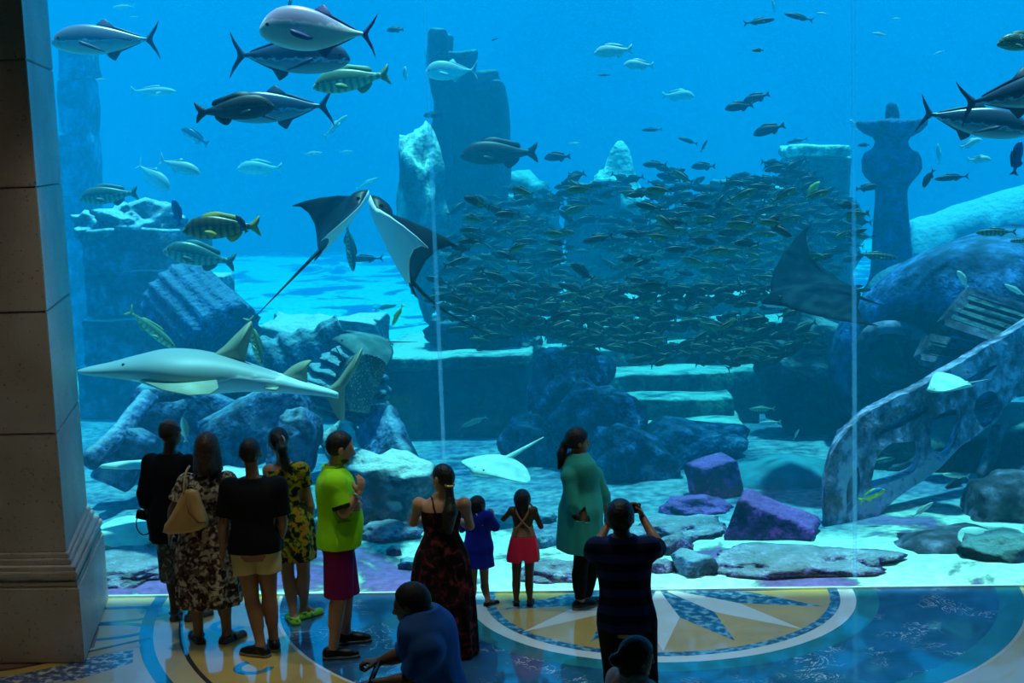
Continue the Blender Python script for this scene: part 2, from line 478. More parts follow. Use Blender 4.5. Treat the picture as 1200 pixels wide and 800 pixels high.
def sand_mat():
    m, nt, out = new_mat('coral_sand')
    b = nt.nodes.new('ShaderNodeBsdfPrincipled'); b.inputs['Roughness'].default_value = .9
    b.inputs['Specular IOR Level'].default_value = .1
    tc = nt.nodes.new('ShaderNodeTexCoord')
    n1 = N(nt, 'ShaderNodeTexNoise', Scale=.62, Detail=12.0, Distortion=.6, Roughness=.62)
    nt.links.new(tc.outputs['Object'], n1.inputs['Vector'])
    # encrusted patches: purple coralline crust with dark grey-green weed at their rims
    r = ramp(nt, [(.50, srgb(228,232,208)), (.53, srgb(150,160,150)), (.56, srgb(130,96,140)), (.63, srgb(160,104,165)), (.70, srgb(96,90,120))])
    nt.links.new(n1.outputs['Fac'], r.inputs['Fac'])
    n2 = N(nt, 'ShaderNodeTexNoise', Scale=9.0, Detail=6.0)
    nt.links.new(tc.outputs['Object'], n2.inputs['Vector'])
    r2 = ramp(nt, [(.3, (.62,.66,.66)), (.6, (1,1,1))]); nt.links.new(n2.outputs['Fac'], r2.inputs['Fac'])
    mx = nt.nodes.new('ShaderNodeMix'); mx.data_type = 'RGBA'; mx.blend_type = 'MULTIPLY'; mx.inputs['Factor'].default_value = 1
    nt.links.new(r.outputs['Color'], mx.inputs[6]); nt.links.new(r2.outputs['Color'], mx.inputs[7])
    # shade between the ruins painted into the sand colour as a blue-grey band
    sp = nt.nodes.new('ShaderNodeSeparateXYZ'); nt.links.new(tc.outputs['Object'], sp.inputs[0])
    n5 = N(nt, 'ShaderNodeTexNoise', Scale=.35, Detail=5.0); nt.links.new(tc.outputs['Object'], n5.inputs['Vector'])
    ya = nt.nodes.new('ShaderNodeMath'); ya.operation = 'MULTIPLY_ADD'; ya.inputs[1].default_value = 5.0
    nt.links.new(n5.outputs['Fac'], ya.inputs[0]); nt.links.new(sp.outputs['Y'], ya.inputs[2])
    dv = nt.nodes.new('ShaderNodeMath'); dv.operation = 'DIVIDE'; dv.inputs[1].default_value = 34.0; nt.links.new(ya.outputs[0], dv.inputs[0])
    shade_band = ramp(nt, [(.125, (0,0,0)), (.155, (.85,.85,.85)), (.34, (.85,.85,.85)), (.42, (0,0,0))]); nt.links.new(dv.outputs[0], shade_band.inputs['Fac'])
    shade_mix = nt.nodes.new('ShaderNodeMix'); shade_mix.data_type = 'RGBA'
    shade_col = ramp(nt, [(.35, srgb(60,88,120)), (.65, srgb(120,150,165))]); nt.links.new(n2.outputs['Fac'], shade_col.inputs['Fac'])
    nt.links.new(shade_band.outputs['Color'], shade_mix.inputs['Factor']); nt.links.new(mx.outputs[2], shade_mix.inputs[6]); nt.links.new(shade_col.outputs['Color'], shade_mix.inputs[7])
    nt.links.new(shade_mix.outputs[2], b.inputs['Base Color'])
    bp = N(nt, 'ShaderNodeBump', Strength=.6, Distance=.05); nt.links.new(n2.outputs['Fac'], bp.inputs['Height'])
    nt.links.new(bp.outputs['Normal'], b.inputs['Normal'])
    nt.links.new(b.outputs[0], out.inputs['Surface']); return m
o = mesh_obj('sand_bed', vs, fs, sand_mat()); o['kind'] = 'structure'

# ------------------------------------------------------------------ stones of the sunken city
def topped(name, dark, pale, crust=None, lo=.55, hi=.8, scale=1.5, patch=.5, bump=.7):
    "hewn stone: pale sediment and algae lie on every ledge that faces up, bare stone elsewhere"
    m, nt, out = new_mat(name)
    b = nt.nodes.new('ShaderNodeBsdfPrincipled'); b.inputs['Roughness'].default_value = .85
    b.inputs['Specular IOR Level'].default_value = .15
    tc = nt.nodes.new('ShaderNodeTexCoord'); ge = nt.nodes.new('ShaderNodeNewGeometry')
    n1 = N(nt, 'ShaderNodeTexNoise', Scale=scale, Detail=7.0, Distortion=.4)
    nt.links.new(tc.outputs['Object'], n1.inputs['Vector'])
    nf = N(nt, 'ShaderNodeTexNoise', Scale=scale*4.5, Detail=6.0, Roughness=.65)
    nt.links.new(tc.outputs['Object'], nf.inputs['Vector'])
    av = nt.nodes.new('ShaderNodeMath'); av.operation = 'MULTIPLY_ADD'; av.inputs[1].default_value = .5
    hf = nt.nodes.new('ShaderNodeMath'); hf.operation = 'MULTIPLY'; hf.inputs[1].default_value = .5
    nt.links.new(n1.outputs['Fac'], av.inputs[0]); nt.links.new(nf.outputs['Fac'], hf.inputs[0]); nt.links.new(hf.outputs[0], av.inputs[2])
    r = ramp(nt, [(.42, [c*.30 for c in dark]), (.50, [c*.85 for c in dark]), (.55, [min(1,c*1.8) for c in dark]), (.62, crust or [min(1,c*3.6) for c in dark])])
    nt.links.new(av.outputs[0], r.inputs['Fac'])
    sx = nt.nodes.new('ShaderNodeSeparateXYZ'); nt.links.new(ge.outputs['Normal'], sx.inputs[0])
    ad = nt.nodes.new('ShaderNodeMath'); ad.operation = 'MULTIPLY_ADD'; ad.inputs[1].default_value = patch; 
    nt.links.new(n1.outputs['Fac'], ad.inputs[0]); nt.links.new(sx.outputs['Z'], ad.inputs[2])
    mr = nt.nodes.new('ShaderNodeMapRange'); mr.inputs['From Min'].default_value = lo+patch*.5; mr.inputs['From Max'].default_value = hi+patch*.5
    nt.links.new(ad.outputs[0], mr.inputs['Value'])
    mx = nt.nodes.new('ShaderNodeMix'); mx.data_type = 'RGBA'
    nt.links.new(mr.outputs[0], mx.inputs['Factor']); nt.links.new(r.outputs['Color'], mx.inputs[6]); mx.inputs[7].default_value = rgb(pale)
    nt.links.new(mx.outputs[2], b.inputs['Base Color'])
    n2 = N(nt, 'ShaderNodeTexNoise', Scale=scale*6, Detail=6.0); nt.links.new(tc.outputs['Object'], n2.inputs['Vector'])
    bp = N(nt, 'ShaderNodeBump', Strength=bump, Distance=.16); nt.links.new(n2.outputs['Fac'], bp.inputs['Height'])
    nt.links.new(bp.outputs['Normal'], b.inputs['Normal'])
    nt.links.new(b.outputs[0], out.inputs['Surface']); return m
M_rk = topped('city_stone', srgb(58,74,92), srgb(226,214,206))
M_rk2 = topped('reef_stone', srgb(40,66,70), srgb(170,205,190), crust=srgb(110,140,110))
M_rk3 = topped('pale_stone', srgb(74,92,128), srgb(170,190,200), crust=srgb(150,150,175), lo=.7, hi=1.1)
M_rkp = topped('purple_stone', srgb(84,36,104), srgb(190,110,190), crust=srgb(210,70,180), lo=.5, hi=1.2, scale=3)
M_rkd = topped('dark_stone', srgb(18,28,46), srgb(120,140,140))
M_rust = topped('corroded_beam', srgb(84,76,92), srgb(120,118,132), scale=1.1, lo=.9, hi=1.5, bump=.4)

def xz(px, py, Y): return at(px, py, Y)
def span(px0, px1, Y, py=400): return (at(px1, py, Y) - at(px0, py, Y)).x
def city_block(name, label, px0, px1, py0, py1, Y, depth_, m, seed=1.0, rz=0.0, ry=0.0, cut=.3, amp=.06, scale=1.3, parent=None, cat='stone block', group=None, to_floor=True, kind=None):
    "a worn block that fills the given picture rectangle at distance Y"
    pc = at((px0+px1)/2, (py0+py1)/2, Y)
    w = span(px0, px1, Y, py0); top = at((px0+px1)/2, py0, Y).z; bot = at((px0+px1)/2, py1, Y).z
    if to_floor: bot = -.1
    bm = block_mesh((-w/2, 0, bot-pc.z), (w/2, depth_, top-pc.z), cut, amp, seed, scale=scale)
    o = bm_obj(name, bm, m, parent, True)
    if parent is None:
        o.location = pc; o.rotation_euler = (0, ry, rz); tag(o, label, cat, group, kind)
    else: o.location = pc - parent.location
    return o
def boulder(name, label, px, py, Y, size, m, seed=1.0, rot=(0,0,0), amp=.25, scale=1.2, boxy=0.0, sub=4, cat='boulder', parent=None, group=None):
    o = bm_obj(name, rock_mesh(size, sub, amp, scale, seed, boxy), m, parent, True)
    pc = at(px, py, Y); o.location = pc if parent is None else pc-parent.location
    o.rotation_euler = rot
    if parent is None: tag(o, label, cat, group)
    return o

# 1 big square pier at the left
r = empty('stone_pier', at(150, 480, 9.0)); r.location.z = 0
tag(r, 'broad square dark stone pier with a pale broken top, beside the hall pillar', 'stone pier')
for i, (a, b, p0, p1, sd) in enumerate([(96,206,268,318,1.1), (98,200,318,372,2.2), (94,210,372,430,3.3), (90,214,430,520,4.4)]):
    pc = at((a+b)/2, (p0+p1)/2, 9.0); w = span(a, b, 9.0, p0); t = at(150,p0,9.0).z; bt = at(150,p1,9.0).z if i < 3 else -.1
    o = bm_obj('stone_course', block_mesh((-w/2,0,bt-pc.z), (w/2,2.0,t-pc.z), .3, .07, sd), M_rk, r, True); o.location = pc - r.location
o = bm_obj('broken_top', rock_mesh((.62,.6,.34), 4, .5, 1.6, 8.1, .3), M_rk, r, True); o.location = at(165, 262, 9.6) - r.location
o = bm_obj('broken_top', rock_mesh((.34,.5,.26), 4, .5, 1.6, 3.1, .3), M_rk, r, True); o.location = at(115, 268, 9.6) - r.location
# 2 fluted drum fallen beside it
def fluted(rad, h, flutes, seg=96, taper=.94, dep=.10):
    bm = bmesh.new(); rings = []
    for k in range(9):
        z = h*k/8; rr = rad*(1-(1-taper)*k/8)
        rings.append([bm.verts.new(((rr*(1-dep*abs(math.sin(flutes*PI*i/seg)))*math.cos(2*PI*i/seg)), (rr*(1-dep*abs(math.sin(flutes*PI*i/seg)))*math.sin(2*PI*i/seg)), z)) for i in range(seg)])
    for a, b in zip(rings, rings[1:]):
        for i in range(seg): bm.faces.new((a[i], a[(i+1)%seg], b[(i+1)%seg], b[i]))
    bm.faces.new(rings[0][::-1]); bm.faces.new(rings[-1])
    displace(bm, rad*.04, 2.0/rad, 3.0)
    return bm
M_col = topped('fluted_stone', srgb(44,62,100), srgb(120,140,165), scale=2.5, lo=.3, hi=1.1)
bm = fluted(.66, 1.25, 18); bm.transform(frame_from(at(262,402,6.9), at(200,338,7.6)))
o = bm_obj('column_drum', bm, M_col, None, True); tag(o, 'fallen fluted column drum leaning on the square pier', 'column drum')
city_block('stone_block', 'low dark block on the sand between the pier and the fallen drum', 196, 250, 330, 420, 8.6, 1.2, M_rk, 5.0, amp=.1)
# slim pale pier near the hall pillar, two stacked stones
r = empty('stacked_pier', at(84, 300, 14)); r.location.z = 0
tag(r, 'slim pale stacked stone pier half hidden by the hall pillar', 'stone pier')
for a, b, p0, p1, sd in [(66,97,36,92,1), (66,97,93,156,2), (64,101,157,230,3), (60,104,231,330,4), (56,108,331,470,5)]:
    pc = at((a+b)/2,(p0+p1)/2,14); w = span(a,b,14,p0); t = at(80,p0,14).z; bt = at(80,p1,14).z if p1 < 470 else -.1
    o = bm_obj('stone_course', block_mesh((-w/2,0,bt-pc.z),(w/2,.9,t-pc.z), .3, .06, sd*1.7), M_rk3, r, True); o.location = pc-r.location
# 3 carved ruin in the middle left
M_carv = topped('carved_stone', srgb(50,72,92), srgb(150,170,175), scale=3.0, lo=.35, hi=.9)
def carved(px, py, Y, L, R, name, label, tilt, rz=0.0, seed=1):
    bm = bmesh.new(); seg = 48; rings = []
    for k in range(61):
        u = k/60; z = (u-.5)*L; rr = R*(.55+.45*math.sin(PI*min(1,u*1.15+.1)))*(1+.10*math.sin(u*44)+.05*math.sin(u*19+1))
        rings.append([bm.verts.new((rr*math.cos(2*PI*i/seg)*(1+.06*math.sin(9*2*PI*i/seg+u*12)), rr*.8*math.sin(2*PI*i/seg), z)) for i in range(seg)])
    for a, b in zip(rings, rings[1:]):
        for i in range(seg): bm.faces.new((a[i], a[(i+1)%seg], b[(i+1)%seg], b[i]))
    bm.faces.new(rings[0][::-1]); bm.faces.new(rings[-1]); displace(bm, R*.12, 1.6, seed)
    bm.transform(Matrix.Rotation(rz,4,'Z') @ Matrix.Rotation(tilt,4,'Y'))
    o = bm_obj(name, bm, M_carv, None, True); o.location = at(px, py, Y); tag(o, label, 'carved stone'); return o
carved(330, 425, 6.2, 1.9, .42, 'carved_column', 'fallen carved scroll column behind the long grey shark ray', math.radians(68), .3, 2)
carved(412, 440, 4.9, 1.1, .50, 'carved_capital', 'broad carved capital lying behind the spotted ray', math.radians(20), 0, 5)
city_block('stone_block', 'dark sloping slab behind the carved column, under the bright sand', 300, 440, 382, 470, 8.2, 1.5, M_rk, 6.0, amp=.16)
# 4-5 rubble of beams and slabs behind the group
def beam(name, label, p0, p1, w, h, m, cat='stone beam', parent=None, seed=1.0, amp=.04, roll=0.0):
    a = Vector(p0); b = Vector(p1); L = (b-a).length
    bm = block_mesh((-w/2,-h/2,0), (w/2,h/2,L), max(.12, min(w,h)*.5), amp, seed, scale=1.8)
    M = frame_from(a, b); loc = a if parent is None else parent.location
    M = Matrix.Translation(-Vector(loc)) @ M @ Matrix.Rotation(roll, 4, 'Z')
    bm.transform(M); o = bm_obj(name, bm, m, parent, True)
    if parent is None: o.location = a; tag(o, label, cat)
    return o
beam('stone_beam', 'long pale curved beam rising from the sand beside the hall pillar', at(104,545,2.8), at(178,462,4.2), .20, .22, M_rk3, seed=1)
beam('stone_beam', 'upper pale beam running on behind the shark ray belly', at(176,464,4.2), at(262,446,5.0), .16, .2, M_rk3, seed=2)
beam('stone_beam', 'leaning pale beam crossing the dark slabs behind the bald man', at(150,520,3.8), at(200,560,3.4), .12, .2, M_rk3, seed=3)
for a, b, c, d, Y, sd, lb in [(140,205,462,545,4.6,1,'tilted blue-grey slab under the upper pale beam'), (206,262,462,560,4.4,2,'tilted slab behind the woman with the handbag'),
                             (118,165,500,575,3.4,3,'small slab leaning against the long pale beam')]:
    o = city_block('stone_slab', lb, a, b, c, d, Y, .35, M_rk3, sd, rz=.1, ry=math.radians(28), amp=.05, cat='stone slab', to_floor=False)
boulder('stone_wedge', 'wedge shaped pale stone rising behind the man in the black t-shirt', 300, 500, 3.9, (.75,.5,.42), M_rk3, 4.2, (0,math.radians(-28),.2), .18, 1.0, .7, cat='stone wedge')
boulder('reef_boulder', 'pale green encrusted boulder behind the ponytailed woman', 345, 520, 3.0, (.30,.35,.42), M_rk3, 7.2, (0,.3,0), .22, 1.3, .5)
boulder('reef_boulder', 'dark boulder on the sand behind the two women on the left', 262, 580, 2.6, (.75,.4,.32), M_rk, 9.2, (0,0,.2), .3, 1.3, .2)
beam('stone_slab', 'long slab leaning down to the right behind the man in green', at(438,492,4.2), at(472,572,3.2), .62, .26, M_rk3, 'stone slab', seed=5, amp=.05)
beam('stone_slab', 'second leaning slab between the man in green and the woman in the long dress', at(392,505,4.4), at(430,585,3.2), .45, .26, M_rk, 'stone slab', seed=6, amp=.07)
boulder('reef_boulder', 'craggy blue boulder between the man in green and the woman in the long dress', 452, 575, 2.7, (.62,.4,.42), M_rk, 2.6, (0,.1,0), .4, 1.5, .3)
# 6 dark house and the rock on it
r = empty('sunken_house', at(535, 500, 7)); r.location.z = 0
tag(r, 'large dark blank-walled stone block with a pale ledge, in the middle of the tank', 'stone building')
def part_block(name, a, b, p0, p1, Y, dp, m, sd, root, floor_=False, amp=.05):
    pc = at((a+b)/2,(p0+p1)/2,Y); w = span(a,b,Y,p0); t = at((a+b)/2,p0,Y).z; bt = -.1 if floor_ else at((a+b)/2,p1,Y).z
    o = bm_obj(name, block_mesh((-w/2,0,bt-pc.z),(w/2,dp,t-pc.z), .3, amp, sd), m, root, True); o.location = pc-root.location; return o
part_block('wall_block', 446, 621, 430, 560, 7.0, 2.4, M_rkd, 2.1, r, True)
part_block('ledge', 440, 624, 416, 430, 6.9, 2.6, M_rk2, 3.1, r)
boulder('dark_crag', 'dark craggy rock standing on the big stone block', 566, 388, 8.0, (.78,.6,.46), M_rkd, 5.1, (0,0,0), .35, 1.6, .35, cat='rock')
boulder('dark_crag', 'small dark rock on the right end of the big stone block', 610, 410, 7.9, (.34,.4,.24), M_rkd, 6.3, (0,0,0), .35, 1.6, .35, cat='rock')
# 7 broad steps
r = empty('stone_steps', at(760, 500, 6.4)); r.location.z = 0
tag(r, 'flight of broad dark stone steps with pale worn edges, behind the fish shoal', 'steps')
for i, (a, b, p0, p1, Y) in enumerate([(640,872,500,560,6.4), (622,860,468,502,7.0), (620,890,437,470,7.6), (618,905,408,440,8.3), (640,930,380,410,9.1), (660,930,350,384,10.0)]):
    part_block('step', a, b, p0, p1, Y, 1.3, M_rk2, 1.3+i, r, True, .045)
# 8 columns, towers and crags standing above the steps
def tower(name, label, cols, Y, dp, m, cat='ruined tower', top=None):
    c = sum((q[0]+q[1])/2 for q in cols)/len(cols)
    r = empty(name, at(c, 400, Y)); r.location.z = 0; tag(r, label, cat)
    for i, (a, b, p0, p1) in enumerate(cols):
        part_block('tower_shaft', a, b, p0, p1, Y+.15*(i%3), dp, m, 1.9*i+Y, r, p1 > 380, .09)
    return r
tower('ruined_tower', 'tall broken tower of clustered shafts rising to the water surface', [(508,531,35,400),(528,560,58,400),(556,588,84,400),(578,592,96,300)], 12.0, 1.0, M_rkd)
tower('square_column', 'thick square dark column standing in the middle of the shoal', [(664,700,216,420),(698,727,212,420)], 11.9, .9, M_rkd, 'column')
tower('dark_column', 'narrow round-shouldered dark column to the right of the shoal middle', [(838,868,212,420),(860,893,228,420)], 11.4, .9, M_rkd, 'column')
t = tower('flat_topped_pier', 'rough pier with a bright flat slab on top, left of the urn pillar', [(926,958,186,420),(952,996,182,420)], 11.6, 1.1, M_rk2, 'stone pier')
part_block('cap_slab', 921, 998, 171, 184, 11.4, 1.3, topped('bright_cap', srgb(180,205,185), srgb(235,240,220)), 4.4, t)
boulder('reef_crag', 'rock pinnacle with a white encrusted top, left of the tall tower', 497, 262, 10.6, (.42,.5,1.35), topped('white_crag', srgb(60,84,90), srgb(235,240,215), lo=.1, hi=.5), 3.3, (0,0,0), .45, 1.4, .3, cat='rock')
boulder('reef_crag', 'rounded crag capped with pale algae in open water above the shoal', 727, 283, 13.6, (.60,.5,1.55), topped('pale_crag', srgb(90,150,150), srgb(220,240,220), lo=.0, hi=.5), 5.3, (0,0,0), .35, 1.5, .1, cat='rock')
boulder('reef_mass', 'dark weedy reef mass behind the left half of the shoal', 580, 300, 14.3, (1.3,.8,1.5), M_rk2, 6.6, (0,0,0), .35, 1.3, .1, cat='rock')
boulder('reef_mass', 'dark weedy reef mass behind the right half of the shoal', 905, 300, 14.4, (1.5,.8,1.35), M_rk2, 7.9, (0,0,0), .4, 1.3, .1, cat='rock')
boulder('reef_mass', 'dark reef mass between the square column and the narrow column', 775, 320, 14.6, (1.1,.7,1.2), M_rk2, 1.9, (0,0,0), .4, 1.3, .1, cat='rock')
boulder('reef_mass', 'low dark rock heap right of the steps', 944, 440, 6.9, (.72,.5,.80), M_rkd, 2.9, (0,0,0), .4, 1.2, .3, cat='rock')
# 9 urn pillar
px_ = 1045; Y_ = 9.0; k_ = ppm(at(1045, 200, Y_)); ztop = at(1045, 124, Y_).z
def zz(py): return at(px_, py, Y_).z
prof = [(0,120),(5,121),(8,126),(9,134),(9,139),(14,140),(38,140.5),(41,143),(40,148),(33,155),(22,160),(19,165),(20,171),(24,176),(31,179),(34,186),(34,199),(30,206),(24,213),(19,219),(18,226),(19,240),(21,262),(23,290),(25,320),(28,332),(33,338),(36,360),(38,420),(40,520)]
bm = bmesh.new(); base = at(px_, 520, Y_); 
add_lathe(bm, [(max(.002, a/k_), zz(b)) for a, b in prof][::-1], 48); displace(bm, .03, 2.2, 4.0)
o = bm_obj('urn_pillar', bm, M_col if False else topped('urn_stone', srgb(36,58,96), srgb(70,100,130)), None, True); p = at(px_, 200, Y_); o.location = (p.x, p.y, 0)
tag(o, 'dark turned stone pillar carrying a wide shallow bowl with a knob', 'pillar')
# 10 far ridge at the right
def ridge(name, label, pts, Y, dp, m, drop=0.0, seed=1.0, amp=.12, cat='rock ridge'):
    "a solid hill: profile along the picture, thick in depth, sides sloping"
    P_ = smooth_curve([(a, b) for a, b in pts], 10); vs_ = []; fs_ = []; nr = 14
    org = at(pts[0][0], pts[0][1], Y); org.z = 0
    for (a, b) in P_:
        c = at(a, b, Y)
        for j in range(nr+1):
            u = j/nr; yy = (u-.5)*dp; hgt = math.cos((u-.5)*PI*.94)**.5
            q = Vector((c.x, c.y+dp*.3+yy, max(-.1, c.z*hgt)))
            nn = mnoise.fractal(q*.9+Vector((seed,0,0)), 1.0, 2.0, 5)
            vs_.append((q.x-org.x+amp*nn, q.y-org.y+amp*nn, q.z-org.z+(amp*nn if 0 < j < nr else 0)))
    n = nr+1
    for i in range(len(P_)-1):
        for j in range(nr): fs_.append((i*n+j, (i+1)*n+j, (i+1)*n+j+1, i*n+j+1))
    fs_.append(tuple(range(n))); fs_.append(tuple((len(P_)-1)*n+j for j in range(n))[::-1])
    fs_.append(tuple(i*n for i in range(len(P_)))[::-1]); fs_.append(tuple(i*n+nr for i in range(len(P_))))
    o = mesh_obj(name, vs_, fs_, m); o.location = org; return tag(o, label, cat)
ridge('rock_ridge', 'long hazy rock slope with a sunlit crest behind the urn pillar', [(1062,285),(1075,262),(1100,250),(1130,240),(1160,232),(1200,222),(1260,212)], 15.0, 3.0, M_rk, seed=2)
# 11 big hull-shaped rock and the corroded framework
ridge('hull_rock', 'huge smooth rounded rock behind the corroded framework at the right edge', [(1000,420),(1012,370),(1032,330),(1062,310),(1100,308),(1150,318),(1210,330),(1270,345)], 7.2, 1.8, topped('smooth_rock', srgb(50,78,100), srgb(90,130,150), lo=0, hi=1.1, scale=.8), seed=6, amp=.06)
# ------------------------------------------------------------------ corroded framework that lies across the right side
Yf = 4.6
r = empty('corroded_framework', at(975, 636, 3.0)); r.location.z = 0
tag(r, 'huge corroded lattice framework leaning across the right side of the tank', 'sunken framework')
def fbeam(name, p, q, w, h, sd):
    a = at(*p); b = at(*q)
    return beam(name, None, a, b, w, h, M_rust, parent=r, seed=sd, amp=.025)
fbeam('end_post', (985,650,2.6), (1002,500,4.0), .40, .3, 5)
# great hollow ring and machine frame behind the chords
r2 = empty('sunken_machine', at(1080, 420, 6)); r2.location.z = 0
tag(r2, 'sunken machine hull with a round dark opening and a slatted hatch, above the lattice framework', 'sunken machine')
def ring_tube(cx, cy, Y, rx, ry, rad, root, name, tilt=0, m=M_rust, Y2=0.0):
    pts = []
    for k in range(41):
        t = 2*PI*k/40; x = rx*math.cos(t); y = ry*math.sin(t)
        pts.append(at(cx+x*math.cos(tilt)-y*math.sin(tilt), cy-(x*math.sin(tilt)+y*math.cos(tilt)), Y+Y2*math.sin(t))-root.location)
    bm = bmesh.new(); add_tube(bm, pts, rad, 12, False); displace(bm, .02, 2, 3); return bm_obj(name, bm, m, root, True)
M_hull = topped('hull_plate', srgb(46,74,110), srgb(90,130,150), lo=.8, hi=1.5, scale=.9)
# hull: a tilted drum whose open mouth faces the viewer
bm = bmesh.new(); prof_ = [(.62,0),(.80,.02),(1.02,.1),(1.20,.3),(1.32,.8),(1.36,1.6),(1.3,2.4)]
seg = 48; rings = []
for rr, z in [(.50,2.2),(.56,1.2),(.60,.3)]+prof_:
    rings.append([bm.verts.new((rr*math.cos(2*PI*i/seg)*1.25, rr*.8*math.sin(2*PI*i/seg), z)) for i in range(seg)])
for a, b in zip(rings, rings[1:]):
    for i in range(seg): bm.faces.new((a[i], a[(i+1)%seg], b[(i+1)%seg], b[i]))
bm.faces.new(rings[0]); bm.faces.new(rings[-1]); displace(bm, .05, 1.5, 5)
bm.transform(frame_from(at(1056,415,5.2), at(1136,380,6.5)))
bm.transform(Matrix.Translation(-Vector(r2.location))); bm_obj('hull', bm, M_hull, r2, True)
ring_tube(1056, 415, 5.15, 46, 30, .09, r2, 'mouth_rim', math.radians(-18))
def slat_frame(p0, p1, p2, p3, n, root):
    c = [at(*p)-root.location for p in (p0, p1, p2, p3)]
    for a, b in ((0,1),(1,2),(2,3),(3,0)):
        bm = bmesh.new(); M = frame_from(c[a], c[b]); L = (c[b]-c[a]).length; add_box(bm, (-.06,-.06,0), (.06,.06,L)); bm.transform(M); bm_obj('hatch_frame', bm, M_rust, root)
    for i in range(1, n):
        u = i/n; a = c[0].lerp(c[3], u); b = c[1].lerp(c[2], u)
        bm = bmesh.new(); add_box(bm, (-.035,-.05,0), (.035,.05,(b-a).length)); bm.transform(frame_from(a, b)); displace(bm, .03, 2, i); bm_obj('hatch_slat', bm, M_rkd, root)
slat_frame((1134,344,4.5), (1215,368,4.5), (1180,404,4.1), (1105,380,4.1), 5, r2)
slat_frame((1088,398,4.4), (1152,412,4.4), (1135,432,4.2), (1078,420,4.2), 4, r2)
fbm = bmesh.new(); 
# dark backing rocks under and behind the framework
boulder('reef_mass', 'dark rock mass under the corroded framework at the right edge', 1165, 560, 4.9, (1.9,.6,.85), M_rkd, 12.1, (0,math.radians(-14),0), .18, .9, .2, cat='rock')
boulder('smooth_boulder', 'broad smooth blue-green boulder between the steps and the framework', 915, 582, 4.4, (.82,.7,.52), topped('smooth_boulder_stone', srgb(56,104,124), srgb(80,140,150), lo=0, hi=1.2, scale=1.0, bump=.3), 2.2, (0,0,0), .10, .8, .1)
# purple crusted blocks
def crate(name, label, px, py, Y, size, rot, m, seed, amp=.035):
    bm = block_mesh((-size[0]/2,-size[1]/2,-size[2]/2), (size[0]/2,size[1]/2,size[2]/2), .09, amp, seed, scale=2.5)
    o = bm_obj(name, bm, m, None, True); o.location = at(px, py, Y); o.rotation_euler = [math.radians(a) for a in rot]
    return tag(o, label, 'crusted block')
crate('crusted_block', 'large tilted square block edged with purple crust, left of the framework foot', 905, 618, 1.9, (.86,.55,.44), (0,22,-12), M_rkp, 4)
crate('crusted_block', 'smaller upright purple crusted block behind the large tilted one', 838, 565, 3.6, (.50,.4,.55), (0,-10,25), M_rkp, 9)
boulder('crusted_rock', 'low purple rock at the foot of the two crusted blocks', 815, 600, 3.0, (.40,.3,.18), M_rkp, 5.5, (0,0,.2), .3, 1.5, .1, cat='rock')
M_crust = topped('crust_mound', srgb(110,72,126), srgb(190,190,190), crust=srgb(205,190,205), lo=.6, hi=1.3, scale=3.2)
for i, (px, py, Y, sx, sy, lb) in enumerate([(650,688,.62,.42,.26,'low purple crusted mound on the sand behind the girl in pink shorts'), (715,630,2.0,.50,.4,'flat purple mound on the sand behind the woman in teal'),
      (800,622,2.4,.46,.4,'flat dark purple mound right of the man with raised arms'), (945,672,.9,.95,.5,'long low purple crusted bank along the glass below the tilted block'),
      (150,668,1.0,.62,.6,'wide low purple mound beside the foot of the hall pillar'), (455,625,2.0,.36,.3,'grey-green mound between the man in green and the woman in the long dress')]):
    q = on_floor(px, py); o = bm_obj('crusted_mound', rock_mesh((sx, sy, .10), 4, .35, 1.6, 3.3*i+1, 0), M_crust, None, True)
    o.location = (q.x, max(q.y, sy*1.15+.25), .02); tag(o, lb, 'crusted mound')
# boulders at the lower right
boulder('reef_boulder', 'broad flat-topped purple-blue boulder in the lower right corner of the tank', 1110, 650, 1.5, (.62,.5,.26), M_rust, 3.1, (0,0,.2), .2, 1.0, .5)
boulder('reef_boulder', 'dark ribbed boulder at the right edge in front of the flat-topped one', 1180, 655, 1.1, (.5,.4,.28), M_rkd, 8.1, (0,0,0), .3, 1.3, .2)
boulder('reef_boulder', 'blue-grey boulder rising behind the pale disc ray at the right edge', 1185, 600, 2.6, (.55,.5,.42), M_rust, 6.1, (0,0,0), .25, 1.1, .4)
# ------------------------------------------------------------------ great corroded lattice plate 
def plate_with_holes(name, outline, holes, Yfun, thick, m, root, step=9.0):
    cu = bpy.data.curves.new(name, 'CURVE'); cu.dimensions = '2D'; cu.fill_mode = 'BOTH'; cu.extrude = .5
    for poly in [outline]+holes:
        pts = smooth_curve(poly+[poly[0]], 4)[:-1]
        sp = cu.splines.new('POLY'); sp.points.add(len(pts)-1); sp.use_cyclic_u = True
        for q, (x, y) in zip(sp.points, pts): q.co = (x*.01, -y*.01, 0, 1)
    tmp = bpy.data.objects.new(name, cu); me = bpy.data.meshes.new_from_object(tmp); bpy.data.objects.remove(tmp)
    bm = bmesh.new(); bm.from_mesh(me); bpy.data.meshes.remove(me)
    bmesh.ops.remove_doubles(bm, verts=bm.verts, dist=1e-4)
    bmesh.ops.triangulate(bm, faces=bm.faces)
    for _ in range(5):
        es = [e for e in bm.edges if e.calc_length() > step*.01 and not (abs(e.verts[0].co.z-e.verts[1].co.z) > .5)]
        if not es or len(bm.verts) > 12000: break
        bmesh.ops.subdivide_edges(bm, edges=es, cuts=1); bmesh.ops.triangulate(bm, faces=[f for f in bm.faces if len(f.verts) > 3])
    rl = Vector(root.location)
    for v in bm.verts:
        px, py, side = v.co.x*100, -v.co.y*100, v.co.z
        q = at(px, py, Yfun(px, py)); n = mnoise.fractal(q*2.2, 1.0, 2.0, 5)
        v.co = q-rl+Vector((.03*n, -side*thick+.05*n, .03*n))
    return bm_obj(name, bm, m, root, False)
r = [o for o in COL.objects if o.name == 'corroded_framework'][0]
